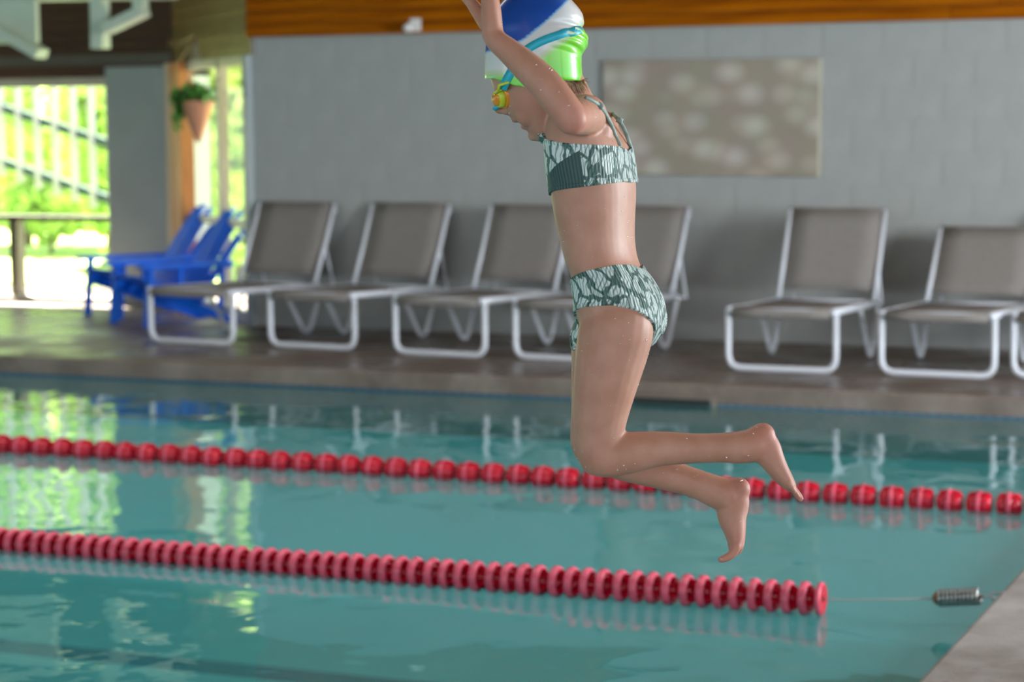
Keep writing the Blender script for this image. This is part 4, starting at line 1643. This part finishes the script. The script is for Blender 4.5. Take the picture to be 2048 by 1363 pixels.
# ---- goggles
M['aqua'] = mat('aqua_strap', (0.02, 0.40, 0.52), 0.4, 0.06, 30)
M['lime'] = mat('lime_goggle_frame', (0.52, 0.60, 0.035), 0.35, 0.08, 30)
M['amber'] = mat('amber_lens', (0.75, 0.26, 0.012), 0.15, 0.08, 20)
gog = None


def ribbon(path, half, off, tree):
    L_, R_ = [], []
    P = catmull(np.array(path, float), 6)
    for i, (x, y) in enumerate(P):
        t = P[min(i + 1, len(P) - 1)] - P[max(i - 1, 0)]
        t = t / (np.linalg.norm(t) + 1e-9)
        nx, ny = -t[1], t[0]
        L_.append(on_body(x + nx * half, y + ny * half, off, tree))
        R_.append(on_body(x - nx * half, y - ny * half, off, tree))
    return L_, R_


Ls, Rs = ribbon([(1006, 178), (1013, 162), (1024, 142), (1040, 116), (1058, 97), (1085, 82), (1115, 71), (1140, 64), (1160, 60)], 8.2, 0.0022, cap_tree)
# carry the strap round the back to the far side, mirrored in the head's middle plane
mid_c = cpt(1068, 100, 0)


def mirror(p):
    d = (p - mid_c) @ LH
    return p - 2 * d * LH


Lall = Ls + [mirror(p) for p in reversed(Ls)]
Rall = Rs + [mirror(p) for p in reversed(Rs)]
sv = np.array(Lall + Rall)
n_ = len(Lall)
gog_strap_faces = [(i, i + 1, n_ + i + 1, n_ + i) for i in range(n_ - 1)]
gog = pobj('goggles', sv, gog_strap_faces, M['aqua'])
gog['label'] = 'aqua strap goggles with lime frames and amber lenses'
sd = gog.modifiers.new('solid', 'SOLIDIFY'); sd.thickness = 0.002; sd.offset = 0
pitch = math.radians(26)
FH = FH0 * math.cos(pitch) + np.array([0, -math.sin(pitch), 0])
UH = np.array([FH0[0] * math.sin(pitch), math.cos(pitch), FH0[2] * math.sin(pitch)])
eye_n = on_body(1004, 196, 0.0)
mc = cpt(1068, 100, 0)
for side in (1, -1):
    c = eye_n if side == 1 else eye_n - 2 * ((eye_n - mc) @ LH) * LH
    ax = FH * 0.76 + LH * side * 0.62
    ax /= np.linalg.norm(ax)
    e1 = UH - ax * (UH @ ax); e1 /= np.linalg.norm(e1)
    e2 = np.cross(ax, e1)

    def cup(prof, n=26):
        rg = []
        for (h, ra, rb) in prof:
            rg.append([c + ax * h + e1 * ra * math.cos(t) + e2 * rb * math.sin(t) * (1 + 0.15 * math.cos(t)) for t in np.linspace(0, 2 * PI, n, endpoint=False)])
        f_ = Flesh(); f_.rings(rg)
        return f_
    g_ = cup([(-0.010, .0205, .0245), (-0.001, .0205, .0245), (0.003, .0190, .0225)])
    pobj('gasket', np.array(g_.v), g_.f, M['amber'], gog)
    g_ = cup([(0.0015, .0175, .0210), (0.009, .0160, .0190), (0.0125, .0135, .0160), (0.0132, .0115, .0140), (0.0115, .0110, .0135)])
    fo_ = pobj('eye_frame', np.array(g_.v), g_.f, M['lime'], gog)
    g_ = cup([(0.0105, .0115, .0140), (0.0138, .0112, .0135), (0.0155, .008, .010), (0.0160, .002, .002)])
    pobj('lens', np.array(g_.v), g_.f, M['amber'], gog)
bA, bB = on_body(1006, 184, 0.005), on_body(1012, 166, 0.006, cap_tree)
for d_ in (-1, 1):
    off_ = np.array([0.0088 * d_, 0.0026 * d_, 0])
    pmb('buckle', MB().tube([bA + off_ * 0.7, bB + off_], 0.0026, 8), M['lime'], gog)
pmb('buckle', MB().tube([bB + np.array([-.0095, -.0032, .001]), bB + np.array([.0095, .0032, .001])], 0.0026, 8), M['lime'], gog)
pmb('buckle', MB().tube([bA * .6 + bB * .4 + np.array([-.008, -.003, .001]), bA * .6 + bB * .4 + np.array([.008, .003, .001])], 0.0024, 8), M['lime'], gog)
nb = on_body(996, 214, 0.004)
pmb('nose_bridge', MB().tube([nb + LH * 0.012 + np.array([.004, 0, 0]), nb + FH * 0.006, nb - LH * 0.03 + FH * 0.004], 0.004, 10), M['aqua'], gog)

# ---- fine hair escaping at the nape
M['hair'] = mat('light_brown_hair', (0.30, 0.18, 0.085), 0.5, 0.3, 200)
hr = MB()
g = np.random.default_rng(5)
for q in range(46):
    x = 1135 + 30 * g.random()
    w0 = on_body(x, 162, 0.001)
    x1 = x + 4 + 10 * g.random()
    y1 = 174 + 16 * g.random()
    w1 = on_body(x1, y1, 0.0014)
    hr.tube([w0, (w0 + w1) / 2 + np.array([0.001, 0, 0.0008]), w1], [0.0007, 0.0006, 0.0003], 5)
for q in range(9):
    w0 = on_body(1161, 163, 0.0005)
    e_ = w0 + np.array([0.006 + 0.014 * g.random(), -0.004 + 0.012 * g.random(), 0.004 * g.random()])
    hr.tube([w0, (w0 + e_) / 2 + np.array([0, .002, 0]), e_], [0.0005, 0.0004, 0.0002], 5)
h_o = pmb('hair', hr, M['hair'])
h_o['kind'] = 'stuff'

# ---- water beads on the skin
dm, nt, b_ = new_mat('water_bead')
tr_ = nt.nodes.new('ShaderNodeBsdfTransparent')
gl_ = nt.nodes.new('ShaderNodeBsdfGlossy')
gl_.inputs['Roughness'].default_value = 0.12
mx_ = nt.nodes.new('ShaderNodeMixShader')
mx_.inputs[0].default_value = 0.5
link(nt, tr_.outputs[0], mx_.inputs[1])
link(nt, gl_.outputs[0], mx_.inputs[2])
link(nt, mx_.outputs[0], nt.nodes['Material Output'].inputs['Surface'])
dr = MB()
cand = np.where((BN[:, 2] > 0.1) & (~((f_top > -4) & near_torso & sel)) & (~((f_bot > -4) & sel)))[0]
bx_, by_ = cpix(BV[cand])
cand = cand[(by_ > 180) | (bx_ < 1110)]
for i in g.choice(cand, 260, replace=False):
    c = BV[i]; r_ = 0.0007 + 0.0011 * g.random() ** 2
    nn = BN[i]
    t1 = np.cross(nn, [0, 1, 0]); t1 /= np.linalg.norm(t1) + 1e-9
    t2 = np.cross(nn, t1)
    vs_ = [c + nn * r_ * 0.9]
    for h_, k_ in ((0.62, 0.66), (0.0, 1.0)):
        for a in range(6):
            vs_.append(c + nn * r_ * h_ + (t1 * math.cos(a * PI / 3) + t2 * math.sin(a * PI / 3) * 1.3) * r_ * k_)
    dr.add(vs_, [(0, 1 + a, 1 + (a + 1) % 6) for a in range(6)] + [(1 + a, 7 + a, 7 + (a + 1) % 6, 1 + (a + 1) % 6) for a in range(6)], 0, True)
d_o = pmb('water_beads', dr, dm)
d_o['kind'] = 'stuff'
